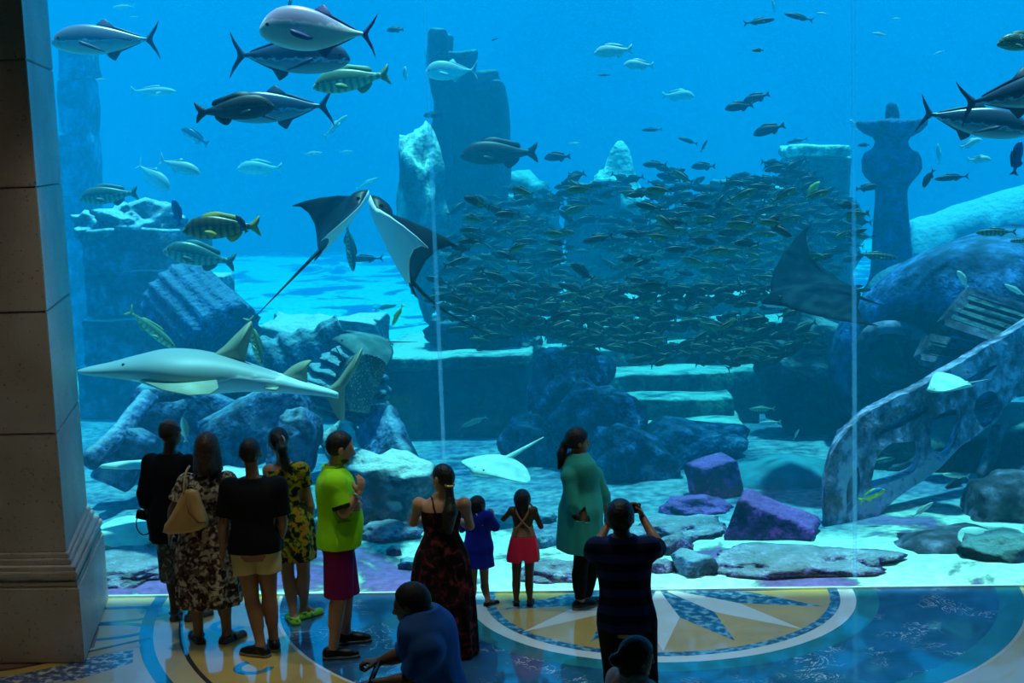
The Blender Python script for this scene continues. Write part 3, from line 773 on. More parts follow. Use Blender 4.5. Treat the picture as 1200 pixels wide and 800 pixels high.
M_rust2 = topped('corroded_plate', srgb(160,142,172), srgb(170,165,180), crust=srgb(200,190,205), scale=1.6, lo=.9, hi=1.5, bump=.5)
plate_with_holes('lattice_plate', [(968,640),(964,575),(975,525),(1000,492),(1040,468),(1085,445),(1130,418),(1175,392),(1225,368),(1225,446),(1190,462),(1160,490),(1118,525),(1090,553),(1050,580),(1015,612),(985,645)],
    [[(990,600),(991,565),(1003,545),(1004,580)], [(1018,566),(1028,528),(1050,513),(1074,516),(1072,545),(1050,561)], [(1088,520),(1089,492),(1106,479),(1124,478),(1122,500),(1106,532)],
     [(1138,480),(1142,464),(1156,457),(1169,470),(1168,487),(1150,496)], [(1024,508),(1040,494),(1078,476),(1082,482),(1056,496)], [(1108,452),(1140,436),(1166,424),(1150,440),(1118,456)]],
    lambda x, y: 2.3+(x-968)*.0075, .26, M_rust2, r)
# rock slope that tumbles down from the big stone block towards the viewer
M_slope = topped('slope_stone', srgb(30,54,96), srgb(80,120,150), crust=srgb(90,130,160), scale=2.0, lo=.8, hi=1.4)
for i, (px, py, Y, sz, rot, lb) in enumerate([
    (662,470,6.0,(.55,.45,.75),(0,.35,0),'tall leaning rock against the right end of the big stone block'),
    (700,505,5.2,(.60,.5,.55),(0,.5,0),'rock in the middle of the slope behind the woman in teal'),
    (745,545,4.6,(.62,.45,.42),(0,.55,.2),'rock low on the slope behind the man raising a phone'),
    (640,530,5.6,(.60,.5,.50),(0,.1,0),'dark boulder behind the head of the woman in teal, below the big stone block'),
    (800,530,5.4,(.85,.6,.40),(0,.0,0),'wide dark boulder at the foot of the steps')]):
    boulder('slope_rock', lb, px, py, Y, sz, M_slope, 3.7*i+2, rot, .35, 1.5, .35, cat='rock')
# strewn rubble on the sand, single stones
def stone(px, py, s_, m, lb, i):
    g = on_floor(px, py); o = bm_obj('loose_stone', rock_mesh((s_, s_*.8, s_*.6), 3, .35, 1.6, i*1.3, .3), m, None, True)
    o.location = (g.x, max(g.y, .2+s_), sand_h(g.x, max(g.y,.3))+s_*.2); o.rotation_euler = (0,0,i); tag(o, lb, 'stone')
for i, (px, py, s_, lb) in enumerate([(437,602,.16,'small stone on the sand beside the man in lime'),(462,648,.10,'small stone low on the sand between the lime shirt and the long dress'),(640,612,.12,'stone on the sand between the girl in pink and the woman in teal'),
    (790,645,.20,'stone on the sand right of the raised phone'),(812,668,.24,'wedge of grey-green stone by the glass above the compass star'),(775,668,.14,'small dark stone by the glass beside the man in stripes'),(640,640,.14,'flat stone right of the pink shorts'),(1020,665,.12,'small stone by the glass right of the right seam'),(480,665,.12,'small stone by the glass left of the long dress')]):
    stone(px, py, s_, M_crust if i%2 else M_rk3, lb, i+1)

for i, (a, b, w) in enumerate([((1120,640,3.0),(1225,520,4.2),.12), ((1085,600,3.6),(1180,560,4.0),.09), ((1030,640,3.2),(1130,560,3.8),.10), ((1150,560,3.9),(1172,500,4.3),.14)]):
    fbeam('loose_brace', a, b, w, .14, 20+i)
boulder('reef_mass', 'dark rock seen through the openings of the corroded framework', 1050, 560, 5.0, (.75,.4,.75), M_rkd, 15.1, (0,0,0), .2, 1.1, .3, cat='rock')
# ------------------------------------------------------------------ fish and rays
def fish_mat(name, back, belly, split=.0, stripes=0, stripe_col=None, spec=.5, rough=.35, spot=0.0, scale=14, soft=.18):
    "scales: the fish's own back and belly colours, bars and mottling; Generated z runs from belly to back"
    m, nt, out = new_mat(name)
    b = nt.nodes.new('ShaderNodeBsdfPrincipled'); b.inputs['Roughness'].default_value = rough
    b.inputs['Specular IOR Level'].default_value = spec
    tc = nt.nodes.new('ShaderNodeTexCoord')
    sx = nt.nodes.new('ShaderNodeSeparateXYZ'); nt.links.new(tc.outputs['Generated'], sx.inputs[0])
    nz = N(nt, 'ShaderNodeTexNoise', Scale=scale, Detail=4.0); nt.links.new(tc.outputs['Generated'], nz.inputs['Vector'])
    ad = nt.nodes.new('ShaderNodeMath'); ad.operation = 'MULTIPLY_ADD'; ad.inputs[1].default_value = .35
    nt.links.new(nz.outputs['Fac'], ad.inputs[0]); nt.links.new(sx.outputs['Z'], ad.inputs[2])
    c = .5+split+.175
    r = ramp(nt, [(max(0,c-soft), belly), (c-.03, [(x+y)*.5 for x, y in zip(belly, back)]), (c, [min(1,y*1.5+.05) for y in belly]), (c+.04, back), (min(1,c+soft), [x*.8 for x in back])]); nt.links.new(ad.outputs[0], r.inputs['Fac'])
    src = r.outputs['Color']
    if stripes:
        wv = nt.nodes.new('ShaderNodeTexWave'); wv.inputs['Scale'].default_value = stripes; wv.inputs['Distortion'].default_value = 1.5
        wv.bands_direction = 'X'; nt.links.new(tc.outputs['Generated'], wv.inputs['Vector'])
        r3 = ramp(nt, [(.45,(0,0,0)),(.7,(.7,.7,.7))]); nt.links.new(wv.outputs['Fac'], r3.inputs['Fac'])
        mx = nt.nodes.new('ShaderNodeMix'); mx.data_type = 'RGBA'; nt.links.new(r3.outputs['Color'], mx.inputs['Factor'])
        nt.links.new(src, mx.inputs[6]); mx.inputs[7].default_value = rgb(stripe_col or back); src = mx.outputs[2]
    if spot > 0:
        vo = N(nt, 'ShaderNodeTexVoronoi', Scale=scale*1.5); nt.links.new(tc.outputs['Generated'], vo.inputs['Vector'])
        r4 = ramp(nt, [(.18,(1,1,1)),(.26,(0,0,0))]); nt.links.new(vo.outputs['Distance'], r4.inputs['Fac'])
        ml = nt.nodes.new('ShaderNodeMath'); ml.operation = 'MULTIPLY'; ml.inputs[1].default_value = spot
        nt.links.new(r4.outputs['Color'], ml.inputs[0])
        mx = nt.nodes.new('ShaderNodeMix'); mx.data_type = 'RGBA'; nt.links.new(ml.outputs[0], mx.inputs['Factor'])
        nt.links.new(src, mx.inputs[6]); mx.inputs[7].default_value = (.7,.7,.65,1); src = mx.outputs[2]
    nt.links.new(src, b.inputs['Base Color']); nt.links.new(b.outputs[0], out.inputs['Surface']); return m
M_eye = mat_plain('fish_eye', (.01,.01,.01), rough=.1)
def loft_body(bm, st, seg=18, M=None):
    "st: (x, zc, half height, half width)"
    rings = []
    for x, zc, h, w in st:
        rings.append([bm.verts.new((x, w*math.sin(2*PI*i/seg), zc+h*math.cos(2*PI*i/seg))) for i in range(seg)])
    for a, b in zip(rings, rings[1:]):
        for i in range(seg): bm.faces.new((a[i], a[(i+1)%seg], b[(i+1)%seg], b[i]))
    bm.faces.new(rings[0][::-1]); bm.faces.new(rings[-1])
def add_fin(bm, pts, th, hub=None, M=None, smooth=4):
    "pts: closed outline (x,z); solid fin, thick in the middle and thin at the rim"
    P_ = [np.array(p, float) for p in pts]
    if smooth:
        n = len(P_); out = []
        for i in range(n):
            p0, p1, p2, p3 = P_[i-1], P_[i], P_[(i+1)%n], P_[(i+2)%n]
            for k in range(smooth):
                t = k/smooth; out.append(.5*((2*p1)+(-p0+p2)*t+(2*p0-5*p1+4*p2-p3)*t*t+(-p0+3*p1-3*p2+p3)*t**3))
        P_ = out
    h = np.array(hub, float) if hub is not None else sum(P_)/len(P_)
    T = (lambda v: v) if M is None else (lambda v: M @ v)
    cf = bm.verts.new(T(Vector((h[0], -th, h[1])))); cb = bm.verts.new(T(Vector((h[0], th, h[1]))))
    e = th*.25
    f = [bm.verts.new(T(Vector((p[0], -e, p[1])))) for p in P_]; b = [bm.verts.new(T(Vector((p[0], e, p[1])))) for p in P_]
    n = len(P_)
    for i in range(n):
        j = (i+1)%n
        bm.faces.new((cf, f[i], f[j])); bm.faces.new((cb, b[j], b[i])); bm.faces.new((f[i], b[i], b[j], f[j]))
KIND = {
 # profile: x (nose .5 .. tail -.4), centre, half height, half width
 'trevally': dict(st=[(.5,-.012,.008,.006),(.485,-.008,.035,.02),(.45,.0,.07,.035),(.38,.008,.108,.052),(.28,.010,.135,.062),(.15,.008,.145,.064),(.0,.0,.130,.056),(-.15,-.004,.095,.042),(-.28,-.004,.052,.026),(-.36,0,.024,.016),(-.41,0,.018,.012)],
     tail=[(-.39,.012),(-.43,.05),(-.50,.14),(-.53,.19),(-.505,.10),(-.46,.0),(-.505,-.10),(-.53,-.19),(-.50,-.14),(-.43,-.05),(-.39,-.012)],
     dorsal=[(.06,.13),(.03,.175),(-.02,.20),(-.03,.15),(-.16,.11),(-.33,.045),(-.33,.03),(-.1,.10)], anal=[(-.02,-.13),(-.05,-.17),(-.10,-.195),(-.10,-.14),(-.2,-.095),(-.33,-.04),(-.33,-.03),(-.1,-.10)],
     pect=[(.22,-.01),(.10,-.05),(-.02,-.115),(.08,-.09),(.2,-.05)]),
 'permit': dict(st=[(.5,-.03,.01,.008),(.485,-.025,.05,.03),(.44,-.005,.105,.05),(.36,.012,.155,.066),(.25,.015,.185,.074),(.12,.008,.19,.074),(-.02,-.002,.165,.062),(-.16,-.008,.112,.045),(-.28,-.006,.055,.028),(-.36,0,.024,.016),(-.41,0,.016,.012)],
     tail=[(-.39,.012),(-.43,.05),(-.49,.13),(-.53,.20),(-.50,.10),(-.45,.0),(-.50,-.10),(-.53,-.20),(-.49,-.13),(-.43,-.05),(-.39,-.012)],
     dorsal=[(.02,.17),(-.0,.20),(-.06,.23),(-.06,.18),(-.18,.12),(-.33,.045),(-.33,.03),(-.1,.11)], anal=[(-.02,-.16),(-.05,-.20),(-.10,-.23),(-.10,-.17),(-.2,-.115),(-.33,-.04),(-.33,-.03),(-.1,-.12)],
     pect=[(.22,-.01),(.12,-.03),(.02,-.07),(.08,-.09),(.2,-.06)]),
 'snapper': dict(st=[(.5,-.02,.012,.01),(.47,-.01,.05,.03),(.40,.01,.10,.05),(.30,.018,.14,.066),(.15,.015,.155,.07),(.0,.008,.14,.062),(-.15,0,.105,.048),(-.27,0,.062,.03),(-.35,0,.042,.02),(-.40,0,.038,.014)],
     tail=[(-.38,.036),(-.44,.08),(-.51,.135),(-.50,.05),(-.475,.0),(-.50,-.05),(-.51,-.135),(-.44,-.08),(-.38,-.036)],
     dorsal=[(.25,.145),(.18,.20),(.05,.215),(-.06,.19),(-.16,.165),(-.27,.13),(-.29,.07),(-.22,.07),(-.05,.12),(.1,.15)], anal=[(-.06,-.12),(-.12,-.19),(-.20,-.16),(-.27,-.09),(-.25,-.055),(-.14,-.09)],
     pect=[(.2,-.02),(.10,-.03),(.04,-.09),(.12,-.10),(.2,-.06)]),
 'slim': dict(st=[(.5,0,.01,.008),(.46,0,.035,.02),(.36,0,.07,.036),(.2,0,.092,.046),(.0,0,.088,.042),(-.18,0,.062,.03),(-.32,0,.03,.017),(-.41,0,.018,.01)],
     tail=[(-.39,.014),(-.44,.05),(-.52,.12),(-.49,.04),(-.47,.0),(-.49,-.04),(-.52,-.12),(-.44,-.05),(-.39,-.014)],
     dorsal=[(.18,.085),(.12,.13),(-.02,.12),(-.2,.085),(-.25,.045),(-.1,.06)], anal=[(-.06,-.075),(-.12,-.115),(-.25,-.065),(-.25,-.04),(-.14,-.055)],
     pect=[(.2,-.01),(.10,-.02),(.05,-.07),(.14,-.06)]),
}
def fish_parts(kind, L, mb, mf, root, hero=True, bend=.05):
    K = KIND[kind]
    def bendv(bm):
        for v in bm.verts:
            v.co *= L; u = v.co.x/L; v.co.y += L*bend*(u*u*(1 if u < 0 else -.4))
    bm = bmesh.new(); st = smooth_curve(K['st'], 4 if hero else 1); loft_body(bm, st, 20 if hero else 10); 
    if not hero:
        add_fin(bm, K['tail'], .008, (-.41,0), smooth=1); add_fin(bm, K['dorsal'], .008, smooth=0); add_fin(bm, K['anal'], .008, smooth=0)
        add_fin(bm, K['pect'], .008, smooth=0, M=Matrix.Translation((0,-.055,0)))
        bendv(bm); return bm_obj(root, bm, [mb], None, True) if isinstance(root, str) else bm_obj('body', bm, [mb], root, True)
    bendv(bm); body = bm_obj('body', bm, mb, root, True)
    for nm, key, hub in (('tail_fin','tail',(-.42,0)), ('dorsal_fin','dorsal',None), ('anal_fin','anal',None)):
        bm = bmesh.new(); add_fin(bm, K[key], .010, hub, smooth=3); bendv(bm); bm_obj(nm, bm, mf, root, True)
    for s in (-1, 1):
        bm = bmesh.new(); add_fin(bm, K['pect'], .007, smooth=3, M=Matrix.Translation((0,s*.058,0)) @ Matrix.Rotation(s*.25,4,'Z')); bendv(bm); bm_obj('pectoral_fin', bm, mf, root, True)
        bm = bmesh.new(); bmesh.ops.create_uvsphere(bm, u_segments=10, v_segments=8, radius=.016)
        x = .425; w = np.interp(x, [q[0] for q in K['st']][::-1], [q[3] for q in K['st']][::-1])
        bmesh.ops.translate(bm, vec=(x, s*(w-.004), .022), verts=bm.verts); bendv(bm); bm_obj('eye', bm, M_eye, body, True)
def fish_pose(o, px, py, Y, ang, yaw=0.0):
    o.location = at(px, py, Y)
    a = math.radians(ang)
    flip = math.cos(a) < 0
    # heading in the plane of the picture, belly kept down
    if flip: R = Matrix.Rotation(math.radians(yaw), 4, 'Z') @ Matrix.Rotation(PI, 4, 'Z') @ Matrix.Rotation(-(PI-a) if True else 0, 4, 'Y')
    else: R = Matrix.Rotation(math.radians(yaw), 4, 'Z') @ Matrix.Rotation(-a, 4, 'Y')
    o.rotation_euler = R.to_euler()
def ang_px(px, py, Y, Lpx): return Lpx/ppm(at(px, py, Y))

# rays ------------------------------------------------------------
RAYSHAPE = {
 # half-span 1: |u| -> leading y, trailing y, thickness
 'eagle': dict(u=[0,.10,.2,.35,.55,.75,.9,1.0], lead=[.66,.56,.47,.42,.30,.12,-.06,-.22], trail=[-.46,-.45,-.42,-.34,-.22,-.16,-.17,-.24], th=[.12,.11,.085,.055,.035,.022,.012,.004]),
 'sting': dict(u=[0,.10,.25,.45,.65,.85,.95,1.0], lead=[.86,.80,.66,.50,.34,.14,.0,-.12], trail=[-.70,-.72,-.74,-.70,-.60,-.42,-.28,-.14], th=[.14,.13,.10,.065,.04,.02,.012,.004]),
 'disc': dict(u=[0,.15,.35,.6,.8,.92,1.0], lead=[.92,.90,.82,.66,.46,.28,.03], trail=[-.92,-.90,-.82,-.66,-.46,-.28,-.03], th=[.14,.13,.10,.07,.04,.02,.004]),
 'guitar': dict(u=[0,.12,.3,.5,.7,.88,1.0], lead=[1.75,1.45,1.0,.62,.25,-.15,-.50], trail=[-.95,-.95,-.9,-.85,-.80,-.75,-.62], th=[.24,.22,.16,.11,.06,.03,.005]),
}
def ray_disc(kind, half, bendL, bendR, md, mv, root, nu=40, nv=18, headbump=.0, curl=0.0):
    K = RAYSHAPE[kind]
    def side(bend, n=200):
        xs_, zs_ = [0], [0]
        for i in range(1, n+1):
            u = i/n; th = bend*(u**.8)+curl*u**3
            xs_.append(xs_[-1]+math.cos(th)/n); zs_.append(zs_[-1]+math.sin(th)/n)
        return xs_, zs_
    SL, SR = side(bendL), side(bendR)
    top, bot, ids = [], [], {}
    vs_ = []; grid = {}
    for i in range(nu+1):
        u = -1+2*i/nu; au = abs(u); S_ = SR if u > 0 else SL
        X = np.interp(au, np.linspace(0,1,201), S_[0])*(1 if u >= 0 else -1); Z = np.interp(au, np.linspace(0,1,201), S_[1])
        th_ = (bendR if u > 0 else bendL)*(au**.8)*(1 if u > 0 else -1)
        nx_, nz_ = -math.sin(th_), math.cos(th_)
        l = np.interp(au, K['u'], K['lead']); t = np.interp(au, K['u'], K['trail']); T_ = np.interp(au, K['u'], K['th'])
        for j in range(nv+1):
            v = j/nv; y = l+(t-l)*v; q = math.sin(PI*min(1,max(0,v*.92+.04)))**.6 if 0 < j < nv else 0
            hb = headbump*math.exp(-((v-.18)/.14)**2-(au/.13)**2)
            for s in (1, -1):
                d = s*T_*q*(1.0 if s > 0 else .6)+(hb if s > 0 else -hb*.3)
                if (j == 0 or j == nv) and s == -1: grid[(i,j,-1)] = grid[(i,j,1)]; continue
                grid[(i,j,s)] = len(vs_); vs_.append(((X+nx_*d)*half, y*half, (Z+nz_*d)*half))
    fs_, mi = [], []
    for i in range(nu):
        for j in range(nv):
            for s in (1, -1):
                q = [grid[(i,j,s)], grid[(i+1,j,s)], grid[(i+1,j+1,s)], grid[(i,j+1,s)]]
                if s > 0: q = q[::-1]
                fs_.append(q); mi.append(0 if s > 0 else 1)
    for i in (0, nu):
        for j in range(nv):
            if len({grid[(i,j,1)], grid[(i,j+1,1)], grid[(i,j+1,-1)], grid[(i,j,-1)]}) >= 3:
                q = []
                for g in (grid[(i,j,1)], grid[(i,j+1,1)], grid[(i,j+1,-1)], grid[(i,j,-1)]):
                    if g not in q: q.append(g)
                fs_.append(q if i else q[::-1]); mi.append(0)
    return mesh_obj('body', vs_, fs_, [md, mv], root, True, mi)
def make_ray(name, label, cat, kind, px, py, Y, half_px, F, D, bendL, bendR, md, mv, tail=1.6, tail_bend=(0,0,0), tw=.035, headbump=.05, pelvic=True, curl=0.0, eyes=True, tail_end=None):
    r = empty(name, at(px, py, Y), label=label, cat=cat)
    half = ang_px(px, py, Y, half_px)
    F = Vector(F).normalized(); D = Vector(D); D = (D-F*D.dot(F)).normalized(); X = F.cross(D)
    R = Matrix((X, F, D)).transposed()
    r.rotation_euler = R.to_euler()
    body = ray_disc(kind, half, bendL, bendR, md, mv, r, headbump=headbump, curl=curl)
    y0 = RAYSHAPE[kind]['trail'][0]*half*.9
    bm = bmesh.new(); n = 14
    if tail_end is not None:
        e = R.transposed() @ (at(*tail_end)-r.location)
        pts = [Vector((0, y0*.7, 0)).lerp(e, i/n) + Vector(tail_bend)*half*math.sin(PI*i/n) for i in range(n+1)]
    else: pts = [Vector((0, y0*.7-tail*half*i/n, 0))+Vector(tail_bend)*half*(i/n)**2 for i in range(n+1)]
    add_tube(bm, pts, [half*tw*(1-.85*i/n) for i in range(n+1)], 10); bm_obj('tail', bm, md, r, True)
    if pelvic:
        for s in (-1, 1):
            bm = bmesh.new(); M = Matrix.Translation((0,0,0)) @ Matrix(((1,0,0,0),(0,0,1,0),(0,1,0,0),(0,0,0,1)))
            k = half; add_fin(bm, [(s*.02*k, y0+.08*k), (s*.14*k, y0+.02*k), (s*.17*k, y0-.12*k), (s*.08*k, y0-.17*k), (s*.02*k, y0-.08*k)], .012*k, M=M, smooth=3); bm_obj('pelvic_fin', bm, md, r, True)
    if eyes:
        for s in (-1, 1):
            bm = bmesh.new(); bmesh.ops.create_uvsphere(bm, u_segments=10, v_segments=8, radius=.028*half)
            yl = RAYSHAPE[kind]['lead'][0]
            bmesh.ops.translate(bm, vec=(s*.115*half, (yl-.27*yl)*half, .075*half), verts=bm.verts); bm_obj('eye', bm, M_eye, body, True)
    return r
MF = dict(
 silver=fish_mat('silver_scales', srgb(120,132,160), srgb(225,222,225), -.05, rough=.3, spec=.7, scale=10),
 bright=fish_mat('bright_scales', srgb(205,180,215), srgb(255,246,240), .12, rough=.3, spec=.7, scale=8),
 steel=fish_mat('steel_scales', srgb(60,80,112), srgb(170,180,195), -.12, rough=.3, spec=.6, scale=10),
 dark=fish_mat('dark_scales', srgb(22,30,48), srgb(52,66,86), 0, rough=.5, scale=10),
 brown=fish_mat('brown_scales', srgb(52,34,32), srgb(84,66,66), 0, rough=.5, scale=12),
 green=fish_mat('green_scales', srgb(110,150,120), srgb(200,225,190), 0, 3.2, srgb(100,142,112), scale=12),
 teal=fish_mat('teal_scales', srgb(60,110,110), srgb(140,185,170), 0, 3.4, srgb(66,112,108), scale=12),
 olive=fish_mat('olive_scales', srgb(92,84,52), srgb(150,135,92), 0, 3.2, srgb(50,46,36), scale=12),
 pale=fish_mat('pale_scales', srgb(200,215,205), srgb(250,250,240), 0, rough=.4, scale=10),
 yellow=fish_mat('yellow_scales', srgb(190,190,60), srgb(225,215,110), 0, rough=.4, scale=10),
 spotted=fish_mat('spotted_scales', srgb(60,92,80), srgb(120,150,120), 0, rough=.4, scale=9, spot=.9),
 surgeon=fish_mat('surgeon_scales', srgb(26,40,110), srgb(40,60,140), 0, rough=.4, scale=9),
 wrasse=fish_mat('wrasse_scales', srgb(40,120,200), srgb(230,220,40), .05, rough=.4, scale=5),
 shoal=fish_mat('shoal_scales', srgb(16,28,24), srgb(50,60,34), 0, rough=.45, scale=6),
)
FINC = dict(silver=srgb(70,84,118), bright=srgb(80,70,130), steel=srgb(40,56,90), dark=srgb(16,24,42), brown=srgb(40,28,30), green=srgb(120,160,120), teal=srgb(60,110,110), olive=srgb(190,160,60), pale=srgb(200,220,210), yellow=srgb(200,200,60), spotted=srgb(70,100,80), surgeon=srgb(20,30,90), wrasse=srgb(225,220,50))
MFF = {k: mat_plain(k+'_fin', c, rough=.5) for k, c in FINC.items()}
FISH = [ # px, py, length px, heading, kind, tone, Y, yaw, name, label
 (122,47,122,179,'trevally','silver',3.0,8,'trevally','large silver trevally at the top left, nose almost touching the hall pillar'),
 (371,36,134,174,'permit','bright',1.5,5,'permit_fish','deep-bodied pinkish white fish, the brightest, swimming left at the top'),
 (341,66,144,-4,'trevally','steel',2.5,-6,'trevally','steel blue trevally swimming right just under the bright pinkish fish'),
 (411,94,90,187,'snapper','green',3.0,6,'snapper','pale green fish facing down left below the two big silver ones'),
 (276,128,92,3,'snapper','dark',2.0,8,'grouper','solid dark fish overlapping a silver trevally, upper left'),
 (322,126,130,180,'trevally','steel',3.2,8,'trevally','silver trevally swimming left, half hidden by a solid dark fish'),
 (1204,108,146,8,'trevally','steel',1.5,-10,'trevally','big steel grey trevally cut by the right edge, the upper one of two'),
 (1143,142,124,-11,'trevally','steel',2.3,-6,'trevally','steel grey trevally at the right edge, the lower one of two'),
 (1200,50,66,180,'snapper','spotted',2.0,10,'spotted_fish','green spotted fish cut by the right edge above the two trevallies'),
 (584,180,90,180,'snapper','brown',6.0,6,'grouper','large dark brown fish facing left in front of the tall tower'),
 (259,267,90,181,'snapper','olive',2.5,6,'striped_fish','olive fish with dark bars and a yellow tail, left of the two rays'),
 (233,300,84,168,'snapper','teal',4.0,6,'snapper','teal fish facing up left just under the barred olive fish'),
 (127,229,68,184,'snapper','teal',5.0,6,'snapper','dark teal fish hovering over the top of the square pier'),
 (178,386,70,-43,'slim','green',3.0,10,'snapper','slender green fish diving to the right, left of the shark ray fin'),
 (299,400,58,-78,'slim','green',2.2,10,'snapper','slender green fish pointing straight down beside the shark ray dorsal fin'),
 (410,289,58,-85,'slim','teal',4.6,10,'snapper','teal fish hanging head down between the two rays'),
 (528,83,60,180,'permit','pale',8.0,6,'pale_fish','plump pale fish in front of the top of the tall tower'),
 (865,652,40,190,'slim','green',.9,8,'snapper','yellowish green fish near the sand below the tilted purple block'),
 (922,666,28,125,'slim','yellow',.8,8,'snapper','small yellow-green fish standing on its tail over the purple bank'),
 (1022,580,32,25,'snapper','wrasse',2.2,0,'wrasse','small blue and yellow fish beside the right glass seam'),
]
SMALL = [ # px, py, L, heading, kind, tone, Y, label
 (180,107,56,-3,'slim','pale',9,'pale cyan fish swimming right in open water, upper left'),
 (228,160,38,150,'snapper','steel',10,'hazy blue fish left of the solid dark fish'),
 (157,20,10,180,'slim','pale',8,'tiny bright fish near the top left corner'),
 (118,93,14,180,'slim','pale',8,'tiny pale fish below the top left trevally'),
 (393,148,38,40,'slim','pale',8,'small pale fish pointing up right below the green fish'),
 (366,180,24,2,'slim','pale',9,'small pale fish above the head of the left ray'),
 (405,178,18,2,'slim','pale',11,'faint small fish right of the small pale one above the rays'),
 (463,35,20,181,'snapper','dark',7,'small dark fish right of the tail of the bright pinkish fish'),
 (475,86,16,90,'snapper','pale',7,'small round pale fish between the green fish and the tall tower'),
 (507,135,22,180,'snapper','dark',8,'small dark fish at the left side of the tall tower'),
 (653,184,32,182,'snapper','dark',7,'dark oval fish following the large dark brown one'),
 (718,60,46,183,'snapper','pale',6,'white fish facing left, upper middle of the tank'),
 (748,76,35,176,'snapper','pale',7,'grey-white fish just behind the white one, upper middle'),
 (708,88,14,180,'slim','dark',10,'faint tiny fish below the white one, upper middle'),
 (764,152,24,180,'slim','dark',9,'thin dark fish in open water above the shoal'),
 (795,112,38,-3,'snapper','pale',10,'pale cyan fish swimming right left of the bright water band'),
 (673,168,14,0,'slim','pale',9,'tiny pale fish right above the dark oval one'),
 (580,46,10,200,'slim','dark',8,'tiny dark fish right of the tower top'),
 (890,25,36,6,'slim','dark',6,'dark fish swimming right near the top, right of the middle'),
 (936,20,34,164,'slim','dark',6,'dark fish facing up left near the top, right of the middle'),
 (888,59,14,180,'snapper','olive',5,'tiny yellow and black fish under two dark fish near the top'),
 (964,16,14,170,'slim','pale',7,'tiny white fish near the top right of the middle'),
 (866,125,34,186,'snapper','dark',6,'dark oval fish, the lower of a touching pair'),
 (886,115,32,196,'snapper','dark',6.5,'dark fish, the upper of a touching pair'),
 (901,152,38,195,'snapper','dark',6,'dark fish alone below the touching pair'),
 (934,165,24,190,'slim','steel',9,'faint small fish above the flat-topped pier'),
 (806,165,24,160,'slim','dark',8,'small dark fish above the right half of the shoal'),
 (825,171,16,60,'slim','dark',8,'tiny dark fish tipped up beside a small dark one'),
 (824,195,28,180,'snapper','dark',8,'small dark fish just over the top edge of the shoal'),
 (1031,40,18,170,'slim','pale',7,'tiny pale fish above the urn pillar bowl'),
 (1012,170,14,180,'snapper','dark',8,'tiny dark fish at the left of the urn pillar neck'),
 (1000,146,14,120,'snapper','pale',8.5,'tiny bright fish touching the left rim of the urn pillar bowl'),
 (1138,168,26,20,'snapper','pale',6,'pale fish right of the urn pillar, upper one'),
 (1148,187,26,0,'snapper','pale',6,'pale fish right of the urn pillar, lower one'),
 (1100,180,24,95,'slim','pale',9,'faint pale fish hanging right of the urn pillar'),
 (1088,209,24,240,'snapper','brown',4.5,'small reddish brown fish beside the urn pillar belly'),
 (1115,208,40,183,'slim','dark',5,'slim dark fish right of the urn pillar'),
 (1167,272,46,180,'slim','olive',4.5,'olive fish facing left before the hazy slope'),
 (1199,282,30,180,'slim','olive',4.5,'olive fish cut by the right edge before the hazy slope'),
 (1016,220,26,4,'snapper','dark',5.5,'dark fish in front of the urn pillar shaft'),
 (1028,300,46,-8,'slim','olive',5.0,'olive fish at the foot of the urn pillar'),
 (1192,185,40,80,'snapper','surgeon',3.0,'purple-blue fish standing upright at the right edge'),
 (1128,327,24,120,'snapper','pale',3.5,'small bright fish over the big smooth rock'),
 (1190,340,30,150,'slim','pale',3.8,'bright slim fish at the right edge over the slatted hatch'),
 (952,223,26,50,'snapper','yellow',5,'yellow-green fish in front of the flat-topped pier'),
 (893,479,30,180,'slim','green',4.5,'greenish fish in the dark hollow right of the steps'),
 (902,495,26,183,'slim','pale',5,'thin pale fish under the greenish one in the dark hollow'),
 (933,509,14,60,'slim','pale',5,'tiny pale fish low in the dark hollow'),
 (556,494,32,200,'slim','teal',5,'faint fish in front of the big dark stone block'),
 (283,262,24,120,'snapper','dark',2.2,'dark fish overlapping the tail of the barred olive fish'),
 (207,249,32,100,'snapper','surgeon',5,'dark blue disc-shaped fish above the right shoulder of the square pier'),
 (180,207,50,-38,'permit','pale',8,'pale forked-tail fish heading down right over the square pier'),
 (211,195,50,-20,'trevally','pale',6,'bright fish with a pinkish belly heading right over the square pier'),
 (304,197,52,178,'snapper','pale',10,'faint pale fish right of two bright ones, over the sand horizon'),
 (216,503,30,95,'snapper','pale',2.0,'pale round fish between the bald man and the woman with the handbag'),
 (428,303,42,180,'slim','dark',7,'dark slim fish behind the two rays'),
 (557,384,30,-88,'slim','pale',6,'pale fish hanging head down before the dark crag'),
 (466,369,28,240,'slim','yellow',4,'small yellow-green fish under the tail of the right ray'),
 (1120,557,32,172,'slim','pale',2.6,'slim pale fish inside the corroded framework'),
 (1081,597,30,35,'slim','pale',2.2,'thin pale fish rising below the corroded framework'),
 (1034,539,32,5,'slim','teal',3.0,'teal fish between the end post and the first brace'),
 (843,672,18,110,'snapper','teal',.8,'tiny grey-green fish by the glass, left of the purple bank'),
 (452,360,26,10,'slim','teal',8,'faint fish behind the right ray'),
 (1050,22,12,0,'slim','pale',9,'tiny faint fish high over the urn pillar'),
 (1100,62,14,200,'slim','pale',9,'tiny faint fish between the urn pillar and the trevallies'),
 (1095,665,22,160,'slim','teal',1.2,'small grey fish on the white sand at the lower right'),
 (340,4,22,80,'slim','teal',5,'green fish tail end dipping in from the top edge above the pinkish fish'),
 (906,6,16,100,'slim','pale',6,'small white fish dipping in from the top edge'),
 (145,8,26,180,'slim','pale',11,'faint pale fish at the very top left'),
 (430,215,30,25,'slim','pale',12,'faint pale fish just above the rays'),
]
